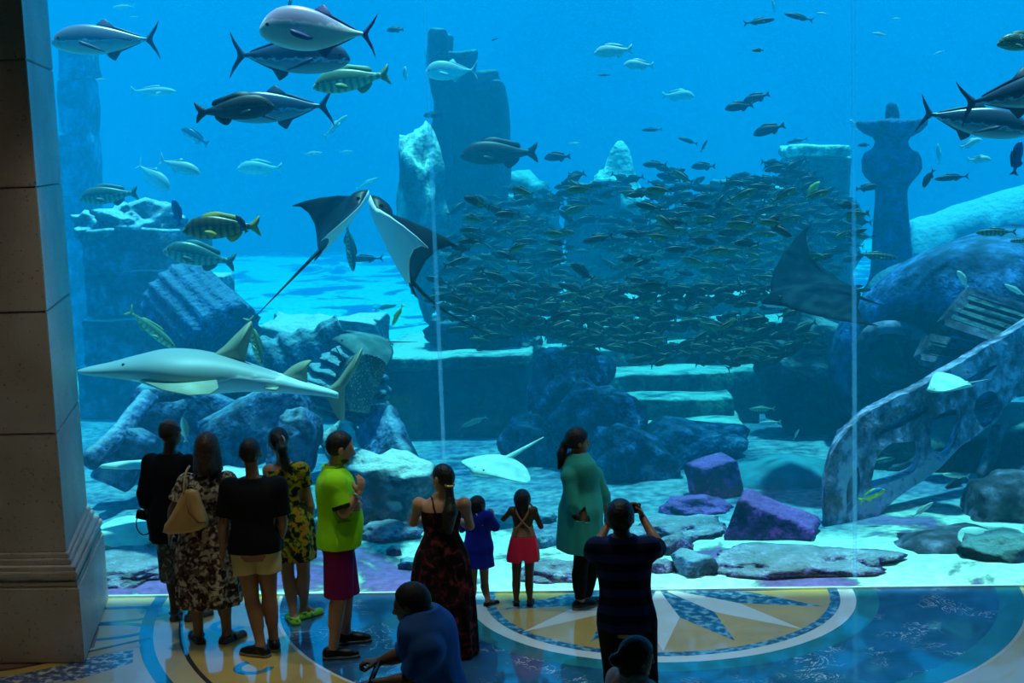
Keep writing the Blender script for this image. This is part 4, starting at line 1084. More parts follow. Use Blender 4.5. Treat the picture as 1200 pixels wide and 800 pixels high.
for px, py, L, a, kind, tone, Y, yaw, name, label in FISH:
    r = empty(name, label=label, cat='fish'); Lw = ang_px(px, py, Y, L)
    fish_parts(kind, Lw, MF[tone], MFF[tone], r); fish_pose(r, px, py, Y, a, yaw)
_cache = {}
for px, py, L, a, kind, tone, Y, label in SMALL:
    key = (kind, tone)
    if key not in _cache:
        o = fish_parts(kind, 1.0, MF[tone], MFF[tone], 'reef_fish', hero=False); _cache[key] = o
    else: o = _cache[key].copy(); put(o)
    s = ang_px(px, py, Y, L); o.scale = (s, s, s); fish_pose(o, px, py, Y, a, rnd.uniform(-15, 15)); tag(o, label, 'fish')

# the shoal: 300 fish one by one, the farther ones as one mass
MF['shoal2'] = fish_mat('shoal_green_scales', srgb(40,58,34), srgb(128,138,66), 0, rough=.45, scale=6)
shoal_src = [fish_parts('slim', 1.0, MF[t], None, 'shoal_fish', hero=False, bend=b) for t, b in (('shoal',.08), ('shoal',-.08), ('shoal2',.05))]
def shoal_spot(rg):
    while True:
        px, py = rg.uniform(505, 1010), rg.uniform(188, 425)
        f = 0
        if px < 660: f = max(f, 1-((px-590)/85)**2-((py-315)/100)**2)
        if 600 < px < 800: f = max(f, 1-((px-700)/110)**2-((py-365)/52)**2)
        f = max(f, 1-((px-800)/80)**2-((py-290)/100)**2)
        f = max(f, 1-((px-915)/100)**2-((py-280)/95)**2)
        f = max(f, .7*(1-((px-850)/140)**2-((py-400)/35)**2))
        f = max(f, .35*(1-((px-760)/250)**2-((py-300)/110)**2))
        f -= .55*max(0, mnoise.noise(Vector((px*.022, py*.035, 4)))+.05)
        if f > 0 and rg.random() < min(1, f*2.2): return px, py
def shoal_angle(rg, px, py):
    base = 0 if rg.random() < .42 else 180
    return base+rg.gauss(0, 14)
for i in range(300):
    if i < 3: o = shoal_src[i]
    else: o = shoal_src[i%3].copy(); put(o)
    px, py = shoal_spot(rnd); Y = rnd.uniform(3.2, 7.6)
    s = rnd.uniform(.23, .36); o.scale = (s, s*1.2, s*rnd.uniform(1.25, 1.65)); fish_pose(o, px, py, Y, shoal_angle(rnd, px, py), rnd.uniform(-40, 40))
    tag(o, 'small dark olive fish in the dense shoal before the sunken ruins', 'fish', 'shoal of small dark fish before the ruins')
src = shoal_src[0].data; base = np.array([v.co for v in src.vertices]); fcs = [tuple(p.vertices) for p in src.polygons]
vs_, fs_ = [], []
for i in range(1050):
    px, py = shoal_spot(rnd); Y = rnd.uniform(7.0, 10.4) if py < 335 else rnd.uniform(4.6, 6.0); s = rnd.uniform(.26, .40); a = math.radians(shoal_angle(rnd, px, py))
    R = Matrix.Rotation(math.radians(rnd.uniform(-40,40)), 3, 'Z') @ Matrix.Rotation(-a, 3, 'Y')
    if math.cos(a) < 0: R = Matrix.Rotation(math.radians(rnd.uniform(-40,40)), 3, 'Z') @ Matrix.Rotation(PI, 3, 'Z') @ Matrix.Rotation(-(PI-a), 3, 'Y')
    q = (base*np.array([s, s, s*1.5])) @ np.array(R).T + np.array(at(px, py, Y)); n0 = len(vs_); vs_ += q.tolist(); fs_ += [tuple(v+n0 for v in f) for f in fcs]
o = mesh_obj('fish_shoal', vs_, fs_, MF['shoal']); tag(o, 'far part of the dense shoal of small dark fish, too many to count', 'fish shoal', kind='stuff')

# rays
M_rd = mat_plain('ray_black', srgb(9,11,18), rough=.5, var=.3, scale=5)
M_rw = fish_mat('ray_white', srgb(228,232,230), srgb(246,246,244), 0, rough=.5, scale=6)
M_rg = mat_patchy('ray_grey', [srgb(62,84,84), srgb(84,108,104), srgb(110,132,124)], scale=6, rough=.6, bump=0)
M_rg2 = mat_patchy('ray_dark_grey', [srgb(12,20,30), srgb(20,32,44), srgb(36,52,60)], scale=6, rough=.95, bump=0, spec=.05)
M_rs = fish_mat('ray_spotted', srgb(44,66,80), srgb(70,96,104), 0, rough=.5, scale=16, spot=.8)
M_rp = mat_patchy('ray_pale', [srgb(170,190,178), srgb(200,214,200), srgb(222,230,216)], scale=5, rough=.6, bump=0)
M_rbelly = mat_plain('ray_belly', srgb(220,228,222), rough=.6, var=.08)
make_ray('eagle_ray', 'black-backed ray with a white belly swimming up right, the left one of the pair', 'ray', 'eagle', 398, 266, 2.6, 84, (.66,.10,.75), (-.70,-.30,.62), 1.15, .50, M_rd, M_rw, tail_end=(300,370,1.9), tw=.03, headbump=.07)
make_ray('eagle_ray', 'white-bellied ray with a black back, wings raised, the right one of the pair', 'ray', 'eagle', 462, 292, 2.0, 106, (-.38,.10,.88), (.88,.12,.38), .70, 1.42, M_rd, M_rw, tail_end=(575,392,2.6), tw=.026, headbump=.07, tail_bend=(0,0,-.1))
make_ray('spotted_ray', 'arched dark spotted ray behind the tail of the shark ray', 'ray', 'sting', 416, 452, 2.8, 46, (.30,.35,-.9), (.75,-.55,.1), .9, .7, M_rs, M_rbelly, tail=1.0, tw=.03)
make_ray('stingray', 'broad greenish brown stingray gliding over the carved capital', 'ray', 'sting', 425, 400, 4.2, 46, (-.75,-.5,.1), (.1,-.35,.9), -.6, -.5, M_rg, M_rbelly, tail=1.1, tw=.03)
make_ray('stingray', 'big dark grey ray with one wing raised high, in front of the shoal', 'ray', 'eagle', 958, 346, 3.8, 106, (-.95,-.26,-.10), (.02,-.10,.99), -.30, 1.42, M_rg2, M_rbelly, tail_end=(1035,358,4.2), tw=.03, headbump=.04)
make_ray('pale_ray', 'pale ray with an upturned wing above the corroded framework', 'ray', 'sting', 1112, 453, 2.9, 34, (-.95,-.3,-.1), (.08,-.28,.95), .9, .1, M_rp, M_rbelly, tail=1.1)
make_ray('disc_ray', 'round pale ray lying on the boulder in the lower right corner', 'ray', 'disc', 1145, 632, 1.2, 25, (.8,.4,.25), (-.12,-.5,.85), -.1, -.1, M_rp, M_rbelly, tail=.6, eyes=False)
make_ray('disc_ray', 'wide pale ray on the sand beside the foot of the hall pillar', 'ray', 'disc', 152, 622, 1.9, 46, (.9,.35,.0), (0,-.2,.97), -.05, -.05, M_rp, M_rbelly, tail=.6)
make_ray('guitar_ray', 'pale pointed ray at the left behind the bald man, nose to the left', 'ray', 'guitar', 158, 545, 1.9, 24, (-.97,-.12,.0), (0,-.12,.99), .25, -.1, M_rp, M_rbelly, tail=1.2, tw=.12, headbump=0)
make_ray('guitar_ray', 'white flat ray over the sand behind the two children, tail raised to the right', 'ray', 'sting', 578, 545, 2.6, 48, (-.45,-.85,-.05), (.03,-.35,.93), -.35, -.35, M_rp, M_rbelly, tail_end=(637,512,3.2), tw=.08, headbump=.05)
make_ray('guitar_ray', 'small pale ray on the sand right of the tilted purple block', 'ray', 'sting', 962, 648, 1.2, 18, (-.9,-.3,0), (0,-.3,.95), .6, -.2, M_rp, M_rbelly, tail_end=(1000,655,1.1), tw=.05)

# the long shark ray
r = empty('shark_ray', at(240, 440, 1.7), label='long pale grey shark-like ray with a tall dorsal fin, swimming left above the group', cat='ray')
k_ = 1/ppm(at(240, 440, 1.7))
def L_(px, py, dy=0.0):
    v = at(px, py, 1.7)-r.location; v.y += dy; return v
M_sr = fish_mat('shark_ray_skin', srgb(158,170,172), srgb(210,228,234), -.04, rough=.5, scale=7, soft=.12)
M_srf = mat_plain('shark_ray_fin', srgb(168,168,146), rough=.55, var=.12)
st = smooth_curve([(92,435,2,4),(104,434.5,5,12),(130,433,9,20),(160,431,15,30),(192,431,22,42),(222,434,25,44),(250,437,24,36),(280,440,19,26),(310,445,14,19),(340,451,10,13),(365,456,7,9),(385,460,5,6),(397,463,4,4)], 5)
bm = bmesh.new(); rings = []; seg = 28
for x, y, h, w in st:
    c = L_(x, y); rings.append([bm.verts.new(c+Vector((0, w*k_*math.sin(2*PI*i/seg), h*k_*math.cos(2*PI*i/seg)))) for i in range(seg)])
for a, b in zip(rings, rings[1:]):
    for i in range(seg): bm.faces.new((a[i], a[(i+1)%seg], b[(i+1)%seg], b[i]))
bm.faces.new(rings[0][::-1]); bm.faces.new(rings[-1]); bm_obj('body', bm, M_sr, r, True)
def sfin(name, pts, th, m, dy=0.0, tilt=None, smooth=3):
    bm = bmesh.new(); P_ = [L_(*p) for p in pts]; add_fin(bm, [(p.x, p.z) for p in P_], th, smooth=smooth)
    if tilt is not None:
        pv = Vector((P_[0].x, 0, P_[0].z)); bm.transform(Matrix.Translation(pv) @ Matrix.Rotation(tilt, 4, 'X') @ Matrix.Translation(-pv))
    bmesh.ops.translate(bm, vec=(0, dy, 0), verts=bm.verts); return bm_obj(name, bm, m, r, True)
sfin('dorsal_fin', [(246,420),(262,406),(280,388),(294,376),(295,388),(291,405),(287,424),(284,432),(262,430)], .03, M_srf)
sfin('dorsal_fin', [(328,446),(338,432),(352,424),(365,422),(360,432),(360,447),(352,453)], .02, M_srf)
sfin('tail_fin', [(382,458),(395,446),(408,428),(420,412),(425,408),(420,428),(408,448),(399,462),(402,474),(404,490),(398,492),(388,476)], .018, M_srf, smooth=3)
# pectoral discs, spread to both sides
for s in (-1, 1):
    bm = bmesh.new(); P_ = [L_(*p) for p in [(196,437),(222,436),(262,440),(275,447),(262,452),(232,450)]]
    pts = [(150,0),(178,34),(212,66),(246,84),(268,80),(272,58),(262,30),(262,0)]
    vsT = []
    for t_ in (1, -1):
        vsT.append([bm.verts.new(L_(px, 437+.10*w) + Vector((0, s*(w*k_), t_*(.022*(1-w/90)+.003)-.0016*w*k_*20))) for px, w in pts])
    a, b = vsT; bm.faces.new(a if s > 0 else a[::-1]); bm.faces.new(b[::-1] if s > 0 else b)
    for i in range(len(a)-1): bm.faces.new((a[i], b[i], b[i+1], a[i+1]))
    bm_obj('pectoral_fin', bm, M_srf, r, True)
    bm = bmesh.new(); P2 = [(300,0),(318,22),(330,26),(330,12),(322,0)]
    T2 = [[bm.verts.new(L_(px, 450+.1*w)+Vector((0, s*w*k_, t_*.008))) for px, w in P2] for t_ in (1,-1)]
    a, b = T2; bm.faces.new(a); bm.faces.new(b[::-1])
    for i in range(len(a)-1): bm.faces.new((a[i], b[i], b[i+1], a[i+1]))
    bm_obj('pelvic_fin', bm, M_srf, r, True)
    bm = bmesh.new(); bmesh.ops.create_uvsphere(bm, u_segments=12, v_segments=8, radius=.018)
    bmesh.ops.translate(bm, vec=L_(152, 424)+Vector((0, s*22*k_, 0)), verts=bm.verts); bm_obj('eye', bm, M_eye, r, True)
# ------------------------------------------------------------------ implicit surfaces for bodies and clothes
class Field:
    def __init__(s, lo, hi, h):
        s.h = h; s.lo = np.array(lo, np.float32); n = np.ceil((np.array(hi)-np.array(lo))/h).astype(int)+1
        s.ax = [s.lo[i]+np.arange(n[i], dtype=np.float32)*h for i in range(3)]
        s.V = np.full(n, .3, np.float32)
    def region(s, lo, hi):
        sl = []
        for i in range(3):
            a = int(max(0, math.floor((lo[i]-s.lo[i])/s.h))); b = int(min(len(s.ax[i]), math.ceil((hi[i]-s.lo[i])/s.h)+1))
            if b <= a+1: return None
            sl.append(slice(a, b))
        X = s.ax[0][sl[0]][:,None,None]; Y = s.ax[1][sl[1]][None,:,None]; Z = s.ax[2][sl[2]][None,None,:]
        return tuple(sl), X, Y, Z
    def blend(s, sl, d, k, sub=False):
        a = s.V[sl]
        if sub: s.V[sl] = np.maximum(a, -d); return
        if k <= 0: s.V[sl] = np.minimum(a, d); return
        h = np.maximum(k-np.abs(a-d), 0)/k
        s.V[sl] = np.minimum(a, d)-h*h*k*.25
    def rc(s, a, b, r1, r2=None, k=.02, sub=False):
        a = np.array(a, np.float32); b = np.array(b, np.float32); r2 = r1 if r2 is None else r2
        m = max(r1, r2)+k+2*s.h; g = s.region(np.minimum(a,b)-m, np.maximum(a,b)+m)
        if g is None: return
        sl, X, Y, Z = g; d = b-a; L2 = float(d@d)+1e-12
        t = np.clip(((X-a[0])*d[0]+(Y-a[1])*d[1]+(Z-a[2])*d[2])/L2, 0, 1)
        D = np.sqrt((X-a[0]-t*d[0])**2+(Y-a[1]-t*d[1])**2+(Z-a[2]-t*d[2])**2)-(r1+(r2-r1)*t)
        s.blend(sl, D, k, sub)
    def el(s, c, rad, R=None, k=.02, sub=False):
        c = np.array(c, np.float32); rad = np.array(rad, np.float32)
        m = float(rad.max())+k+2*s.h; g = s.region(c-m, c+m)
        if g is None: return
        sl, X, Y, Z = g; x, y, z = X-c[0], Y-c[1], Z-c[2]
        if R is not None:
            R = np.array(R, np.float32)   # columns = axes
            x, y, z = (x*R[0,0]+y*R[1,0]+z*R[2,0], x*R[0,1]+y*R[1,1]+z*R[2,1], x*R[0,2]+y*R[1,2]+z*R[2,2])
        k0 = np.sqrt((x/rad[0])**2+(y/rad[1])**2+(z/rad[2])**2); k1 = np.sqrt((x/rad[0]**2)**2+(y/rad[1]**2)**2+(z/rad[2]**2)**2)+1e-6
        s.blend(sl, (k0*(k0-1)/k1), k, sub)
    def loft(s, st, yaw=0.0, k=.02, folds=0, famp=0.0, fz=None, phase=0.0, power=2.3):
        "st: (z, cx, cy, a, b): elliptic slices turned by yaw; folds of a cloth run down it"
        st = np.array(smooth_curve(st, 6)); 
        if st[0,0] > st[-1,0]: st = st[::-1]
        ma = float(st[:,3:].max())*(1+famp)+k+2*s.h
        lo = np.array([st[:,1].min()-ma, st[:,2].min()-ma, st[0,0]-k-2*s.h]); hi = np.array([st[:,1].max()+ma, st[:,2].max()+ma, st[-1,0]+k+2*s.h])
        g = s.region(lo, hi)
        if g is None: return
        sl, X, Y, Z = g; z = Z[0,0]
        cx, cy, a, b = (np.interp(z, st[:,0], st[:,i]).astype(np.float32)[None,None,:] for i in (1,2,3,4))
        x, y = X-cx, Y-cy; c, sn = math.cos(yaw), math.sin(yaw)
        u = x*c+y*sn; v = -x*sn+y*c
        if folds:
            w = np.interp(z, fz[0], fz[1]).astype(np.float32)[None,None,:]*famp
            th = np.arctan2(v/b, u/a); f = 1+w*(np.sin(folds*th+phase)+.5*np.sin((folds*1.6//1)*th+2*phase+z[None,None,:]*6))
            a = a*f; b = b*f
        q = (np.abs(u/a)**power+np.abs(v/b)**power)**(1/power)
        D = (q-1)*np.minimum(a, b)
        D = np.maximum(D, np.maximum(st[0,0]-Z, Z-st[-1,0]))
        s.blend(sl, D.astype(np.float32), k)
    def cut(s, p, n):
        "keep what lies on the side n points away from"
        p = np.array(p, np.float32); n = np.array(n, np.float32); n /= np.linalg.norm(n)
        D = (s.ax[0][:,None,None]-p[0])*n[0]+(s.ax[1][None,:,None]-p[1])*n[1]+(s.ax[2][None,None,:]-p[2])*n[2]
        s.V = np.maximum(s.V, D)
    def mesh(s):
        V = s.V.copy()
        V[0]=V[-1]=.1; V[:,0]=V[:,-1]=.1; V[:,:,0]=V[:,:,-1]=.1
        ins = V < 0
        c = [ins[dx:V.shape[0]-1+dx, dy:V.shape[1]-1+dy, dz:V.shape[2]-1+dz] for dx in (0,1) for dy in (0,1) for dz in (0,1)]
        any_ = np.logical_or.reduce(c); all_ = np.logical_and.reduce(c); act = any_ & ~all_
        I = np.argwhere(act); idx = np.full(act.shape, -1, np.int32); idx[act] = np.arange(len(I))
        corner = {(dx,dy,dz): V[I[:,0]+dx, I[:,1]+dy, I[:,2]+dz] for dx in (0,1) for dy in (0,1) for dz in (0,1)}
        acc = np.zeros((len(I),3)); cnt = np.zeros(len(I))
        for p in corner:
            for a in range(3):
                if p[a] == 0:
                    q = list(p); q[a] = 1; q = tuple(q); v0, v1 = corner[p], corner[q]
                    m = (v0 < 0) != (v1 < 0); t = np.where(m, v0/np.where(m, v0-v1, 1), 0)
                    pos = np.array(p, float)[None,:].repeat(len(I),0); pos[:,a] += t
                    acc += pos*m[:,None]; cnt += m
        verts = (I+acc/cnt[:,None])*s.h+s.lo
        F = []
        for a in range(3):
            b, c_ = (a+1)%3, (a+2)%3
            sl0 = [slice(None)]*3; sl1 = [slice(None)]*3; sl0[a] = slice(0,-1); sl1[a] = slice(1,None)
            A = ins[tuple(sl0)]; B = ins[tuple(sl1)]
            for flip, M in ((False, A & ~B), (True, B & ~A)):
                E = np.argwhere(M)
                E = E[(E[:,b] > 0) & (E[:,c_] > 0)]
                if not len(E): continue
                def cell(db, dc):
                    q = E.copy(); q[:,b] -= db; q[:,c_] -= dc; return idx[q[:,0], q[:,1], q[:,2]]
                quad = np.stack([cell(1,1), cell(0,1), cell(0,0), cell(1,0)], 1)
                F.append(quad[:, ::-1] if flip else quad)
        F = np.concatenate(F); F = F[(F >= 0).all(1)]
        return verts, F
def field_obj(fld, name, mats, parent, paint=None, relax=1):
    v, f = fld.mesh()
    # one light relaxation takes out the grid's facets
    for _ in range(relax):
        acc = np.zeros_like(v); cnt = np.zeros(len(v))
        for i in range(4):
            a, b = f[:,i], f[:,(i+1)%4]
            np.add.at(acc, a, v[b]); np.add.at(acc, b, v[a]); np.add.at(cnt, a, 1); np.add.at(cnt, b, 1)
        v = v*.5+.5*acc/np.maximum(cnt,1)[:,None]
    me = bpy.data.meshes.new(name); me.vertices.add(len(v)); me.vertices.foreach_set('co', v.astype(np.float32).ravel())
    me.loops.add(len(f)*4); me.loops.foreach_set('vertex_index', f.astype(np.int32).ravel())
    me.polygons.add(len(f)); me.polygons.foreach_set('loop_start', np.arange(0, len(f)*4, 4, dtype=np.int32))
    me.polygons.foreach_set('use_smooth', np.ones(len(f), bool))
    if not isinstance(mats, (list, tuple)): mats = [mats]
    for m in mats: me.materials.append(m)
    if paint is not None:
        cen = v[f].mean(1); me.polygons.foreach_set('material_index', paint(cen).astype(np.int32))
    me.update(calc_edges=True); me.validate()
    return put(bpy.data.objects.new(name, me), parent)
# ------------------------------------------------------------------ people
MALE = [(.78,.150,.105),(.86,.165,.118),(.94,.166,.120),(1.03,.152,.114),(1.12,.148,.110),(1.22,.158,.115),(1.32,.170,.116),(1.39,.160,.100),(1.44,.115,.078),(1.48,.062,.058)]
FEMALE = [(.78,.160,.115),(.86,.178,.128),(.94,.176,.128),(1.03,.148,.112),(1.12,.124,.098),(1.22,.138,.105),(1.31,.148,.108),(1.38,.140,.092),(1.44,.095,.070),(1.48,.054,.052)]
M_white_eye = mat_plain('eye_white', (.6,.58,.55), rough=.3)
M_iris = mat_plain('eye_dark', (.03,.015,.01), rough=.2)
M_lip = mat_plain('lips', (.20,.05,.04), rough=.5)
def skin(name, c): return mat_plain(name, c, rough=.5, spec=.4, var=.08, scale=9)
SK = [skin('skin_deep', srgb(92,60,44)), skin('skin_brown', srgb(150,104,78)), skin('skin_tan', srgb(188,134,102))]
M_hair = mat_plain('hair_black', srgb(26,20,18), rough=.45, var=.4, scale=30, bump=.5, bscale=60)
M_hair2 = mat_plain('hair_brown', srgb(70,48,30), rough=.45, var=.4, scale=30, bump=.5, bscale=60)
def v3(p): return np.array(p, float)

class Person:
    def __init__(p, label, foot, height, yaw, head_px=None, hip_px=None, neck_px=None, female=False, girth=1.0, belly=0.0, sk=1, head_yaw=None, head_pitch=0.0, head_k=1.07, Y=None, root=None):
        p.s = height/1.75; s = p.s
        if root is None:
            g = on_floor(*foot) if Y is None else at(foot[0], 400, Y)
            root = Vector((g.x, g.y, 0))
        p.root = root; p.yaw = math.radians(yaw); p.female = female; p.girth = girth; p.belly = belly; p.sk = SK[sk]; p.hk = head_k
        p.o = empty('person', root, label=label, cat='person')
        p.fwd = v3((-math.sin(p.yaw), math.cos(p.yaw), 0)); p.rt = v3((math.cos(p.yaw), math.sin(p.yaw), 0))
        hx = (p.px(hip_px[0], hip_px[1])[0] if hip_px else 0.0); nx = (p.px(neck_px[0], neck_px[1])[0] if neck_px else hx)
        hy = hip_px[2] if hip_px and len(hip_px) > 2 else 0.0; ny = neck_px[2] if neck_px and len(neck_px) > 2 else hy
        p.lean = ([0, .9*s, 1.48*s, 1.8*s], [0, hx, nx, nx+(nx-hx)*.2], [0, hy, ny, ny+(ny-hy)*.2])
        p.hyaw = p.yaw if head_yaw is None else math.radians(head_yaw)
        if head_px is not None: p.H = v3(p.px(*head_px))
        else: p.H = p.B(0, .02, 1.63)
        p.neck = p.B(0, -.01, 1.47)
        cy, sy = math.cos(p.hyaw), math.sin(p.hyaw); cp, sp = math.cos(math.radians(head_pitch)), math.sin(math.radians(head_pitch))
        Rz = np.array([[cy,-sy,0],[sy,cy,0],[0,0,1]]); Rx = np.array([[1,0,0],[0,cp,-sp],[0,sp,cp]]); p.HR = Rz@Rx
        p.pelv = {}; p.arm = {}; p.leg = {}
    def px(p, x, y, dy=0.0):
        q = at(x, y, p.root.y+dy); return (q.x-p.root.x, q.y-p.root.y, q.z)
    def B(p, r, f, z):
        z *= p.s; c = v3((np.interp(z, p.lean[0], p.lean[1]), np.interp(z, p.lean[0], p.lean[2]), z))
        return c+p.rt*r*p.s+p.fwd*f*p.s
    def h(p, x, y, z): return p.H+p.HR@(v3((x, y, z))*p.s*p.hk)
    def stations(p, z0, z1, off=0.0, flare=0.0, prof=None, zs=None):
        T = prof or (FEMALE if p.female else MALE); T = np.array(T)
        zs = zs or [z0]+[z for z in T[:,0] if z0+.02 < z < z1-.02]+[z1]
        out = []
        for z in zs:
            a = np.interp(z, T[:,0], T[:,1])*p.girth; b = np.interp(z, T[:,0], T[:,2])*p.girth
            if z > 1.40: a = np.interp(z, T[:,0], T[:,1])*(1+(p.girth-1)*.4); b = np.interp(z, T[:,0], T[:,2])
            be = p.belly*math.exp(-((z-1.08)/.14)**2)
            f = flare*max(0, (1.15-z)/.3)
            c = p.B(0, be*.5, z); out.append((z*p.s, c[0], c[1], (a+off+f)*p.s, (b+off+f+be*.5)*p.s))
        return out
    def field(p, lo=None, hi=None, h=.0065):
        s = p.s; m = p.B(0,0,1.0)
        pts = [p.B(0,0,0), p.B(0,0,1.5), p.H]+[q for a in p.arm.values() for q in a]+[q for l in p.leg.values() for q in l[:3]]
        a = np.min(pts, 0)-.30*s; b = np.max(pts, 0)+.30*s
        a[2] = -.01 if lo is None else lo*s; b[2] = (p.H[2]+.2*s) if hi is None else hi*s
        return Field(a, b, h)
    def set_arm(p, side, elbow, wrist, hand_dir=None, palm=None, curl=.5, shoulder=None):
        sh = p.B(side*(.150 if p.female else .172)*(1+(p.girth-1)*.6), 0, 1.385) if shoulder is None else v3(shoulder)
        e, w = v3(elbow), v3(wrist)
        d = (w-e)/np.linalg.norm(w-e) if hand_dir is None else v3(hand_dir)/np.linalg.norm(hand_dir)
        pn = v3(palm) if palm is not None else -p.rt*side
        pn = pn-d*(pn@d); pn /= np.linalg.norm(pn)
        p.arm[side] = (sh, e, w); p.pelv[side] = (d, pn, curl)
    def set_leg(p, side, knee, ankle, toe_yaw=None):
        hip = p.B(side*.088*(1+(p.girth-1)*.5), 0, .88)
        ty = p.yaw+(-side*.15) if toe_yaw is None else math.radians(toe_yaw)
        p.leg[side] = (hip, v3(knee), v3(ankle), v3((-math.sin(ty), math.cos(ty), 0)))
    def defaults(p):
        for sd in (-1, 1):
            if sd not in p.leg: p.set_leg(sd, p.B(sd*.095, .03, .49), p.B(sd*.10, -.02, .085)*v3((1,1,1)))
            if sd not in p.arm: p.set_arm(sd, p.B(sd*.235*p.girth, -.02, 1.12), p.B(sd*.25*p.girth, .06, .88))
    def body(p, k=1.0):
        s = p.s; F = p.field(); slim = .9 if p.female else 1.0
        F.loft(p.stations(.80, 1.48), p.yaw, k=.02*s)
        if p.female:
            for sd in (-1,1): F.el(p.B(sd*.07, .085, 1.27), (.058*s,.052*s,.058*s), k=.04*s)
        F.rc(p.B(0,-.012,1.43), p.H+(p.neck-p.H)*.35+p.fwd*0, .055*s*slim, .050*s*slim, k=.03*s)
        # skull, jaw, brow, nose, lips, chin, ears
        hs = s*p.hk
        F.el(p.h(0,-.012,.018), (.076*hs,.094*hs,.094*hs), p.HR, k=.02*hs)
        F.el(p.h(0,.028,-.045), (.056*hs,.062*hs,.066*hs), p.HR, k=.03*hs)
        F.el(p.h(0,.070,.022), (.046*hs,.018*hs,.012*hs), p.HR, k=.02*hs)
        F.rc(p.h(0,.082,.014), p.h(0,.105,-.024), .007*hs, .013*hs, k=.012*hs)
        for sd in (-1,1): F.el(p.h(sd*.012,.094,-.027), (.009*hs,.010*hs,.008*hs), p.HR, k=.006*hs)
        F.el(p.h(0,.082,-.054), (.024*hs,.012*hs,.009*hs), p.HR, k=.010*hs)
        F.el(p.h(0,.074,-.094), (.022*hs,.018*hs,.016*hs), p.HR, k=.02*hs)
        for sd in (-1,1):
            F.el(p.h(sd*.030,.078,.008), (.017*hs,.011*hs,.010*hs), p.HR, k=.006*hs)
            F.el(p.h(sd*.079,-.005,-.012), (.009*hs,.018*hs,.030*hs), p.HR, k=.008*hs)
        for sd, (sh, e, w) in p.arm.items():
            q = .93 if p.female else 1.05; q *= (1+(p.girth-1)*.6)
            F.rc(sh, sh, .056*s*q, k=.05*s)
            F.rc(sh+(e-sh)*.02, e, .050*s*q, .037*s*q, k=.03*s)
            F.rc(e, w, .037*s*q, .024*s*q, k=.012*s); F.rc(e+(w-e)*.12, e+(w-e)*.4, .038*s*q, .034*s*q, k=.02*s)
            d, pn, curl = p.pelv[sd]; wd = np.cross(d, pn)*sd; hs2 = s*(1.0 if p.hk < 1.1 else 1.1)
            R = np.stack([wd, pn, d], 1)
            F.el(w+d*.045*hs2, (.039*hs2,.016*hs2,.052*hs2), R, k=.012*s)
            for i, (off, ln) in enumerate(((.030,.068),(.010,.076),(-.010,.071),(-.029,.056))):
                b0 = w+d*(.080-.004*abs(i-1.2))*hs2+wd*off*hs2; ang = curl*.5; pt = b0
                for j, (fr, r0, r1) in enumerate(((.44,.0098,.0090),(.31,.0090,.0083),(.25,.0083,.0075))):
                    dd = d*math.cos(ang)+pn*math.sin(ang)+wd*off*1.2
                    nx = pt+dd*ln*fr*hs2; F.rc(pt, nx, r0*hs2, r1*hs2, k=.002); pt = nx; ang += curl*.75
            t0 = w+d*.022*hs2+wd*.026*hs2; t1 = t0+(d*.55+wd*.65+pn*.35)*.042*hs2; t2 = t1+(d*.85+wd*.15+pn*(.3+curl*.3))*.032*hs2
            F.rc(t0, t1, .014*hs2, .011*hs2, k=.008*s); F.rc(t1, t2, .0105*hs2, .0088*hs2, k=.003)
        for sd, (hp, kn, an, toe) in p.leg.items():
            q = (1+(p.girth-1)*.6)
            F.rc(hp, kn, .086*s*q, .054*s*q, k=.03*s)
            back = -toe
            F.rc(kn, an, .052*s*q, .036*s*q, k=.02*s); F.rc(kn+(an-kn)*.16+back*.012*s, kn+(an-kn)*.48+back*.012*s, .054*s*q, .044*s*q, k=.03*s)
            bx = v3((an[0], an[1], 0)); z = .032*s
            F.rc(an, bx+back*.035*s+v3((0,0,z)), .036*s, .030*s, k=.02*s)
            F.rc(bx+back*.03*s+v3((0,0,z)), bx+toe*.115*s+v3((0,0,z*.8)), .030*s, .030*s, k=.02*s)
            side_ = np.cross(toe, v3((0,0,1)))*sd
            F.rc(an+toe*.02*s, bx+toe*.10*s+v3((0,0,z)), .032*s, .022*s, k=.02*s)
            for i in range(5):
                o_ = (-.030+.015*i)*s; F.rc(bx+toe*.125*s+side_*o_+v3((0,0,.018*s)), bx+toe*(.170-.012*i)*s+side_*o_*1.05+v3((0,0,.013*s)), .0115*s, .0095*s, k=.003)
        F.cut((0,0,0.001), (0,0,-1))
        eyes = [p.h(sd*.030,.086,.008) for sd in (-1,1)]; lip = p.h(0,.092,-.055); hs = p.s*p.hk
        HR = p.HR; H = p.H
        def paint(c):
            out = np.zeros(len(c), int)
            for e in eyes:
                dd = (c-e)@HR; out[(np.abs(dd[:,0]) < .013*hs) & (np.abs(dd[:,2]) < .006*hs) & (np.abs(dd[:,1]) < .012*hs)] = 1
                out[(np.hypot(dd[:,0], dd[:,2]) < .0062*hs) & (np.abs(dd[:,1]) < .012*hs)] = 2
            dd = (c-lip)@HR; out[(np.abs(dd[:,0]) < .023*hs) & (np.abs(dd[:,2]) < .008*hs) & (np.abs(dd[:,1]) < .014*hs)] = 3
            return out
        return field_obj(F, 'body', [p.sk, M_white_eye, M_iris, M_lip], p.o, paint, 1)
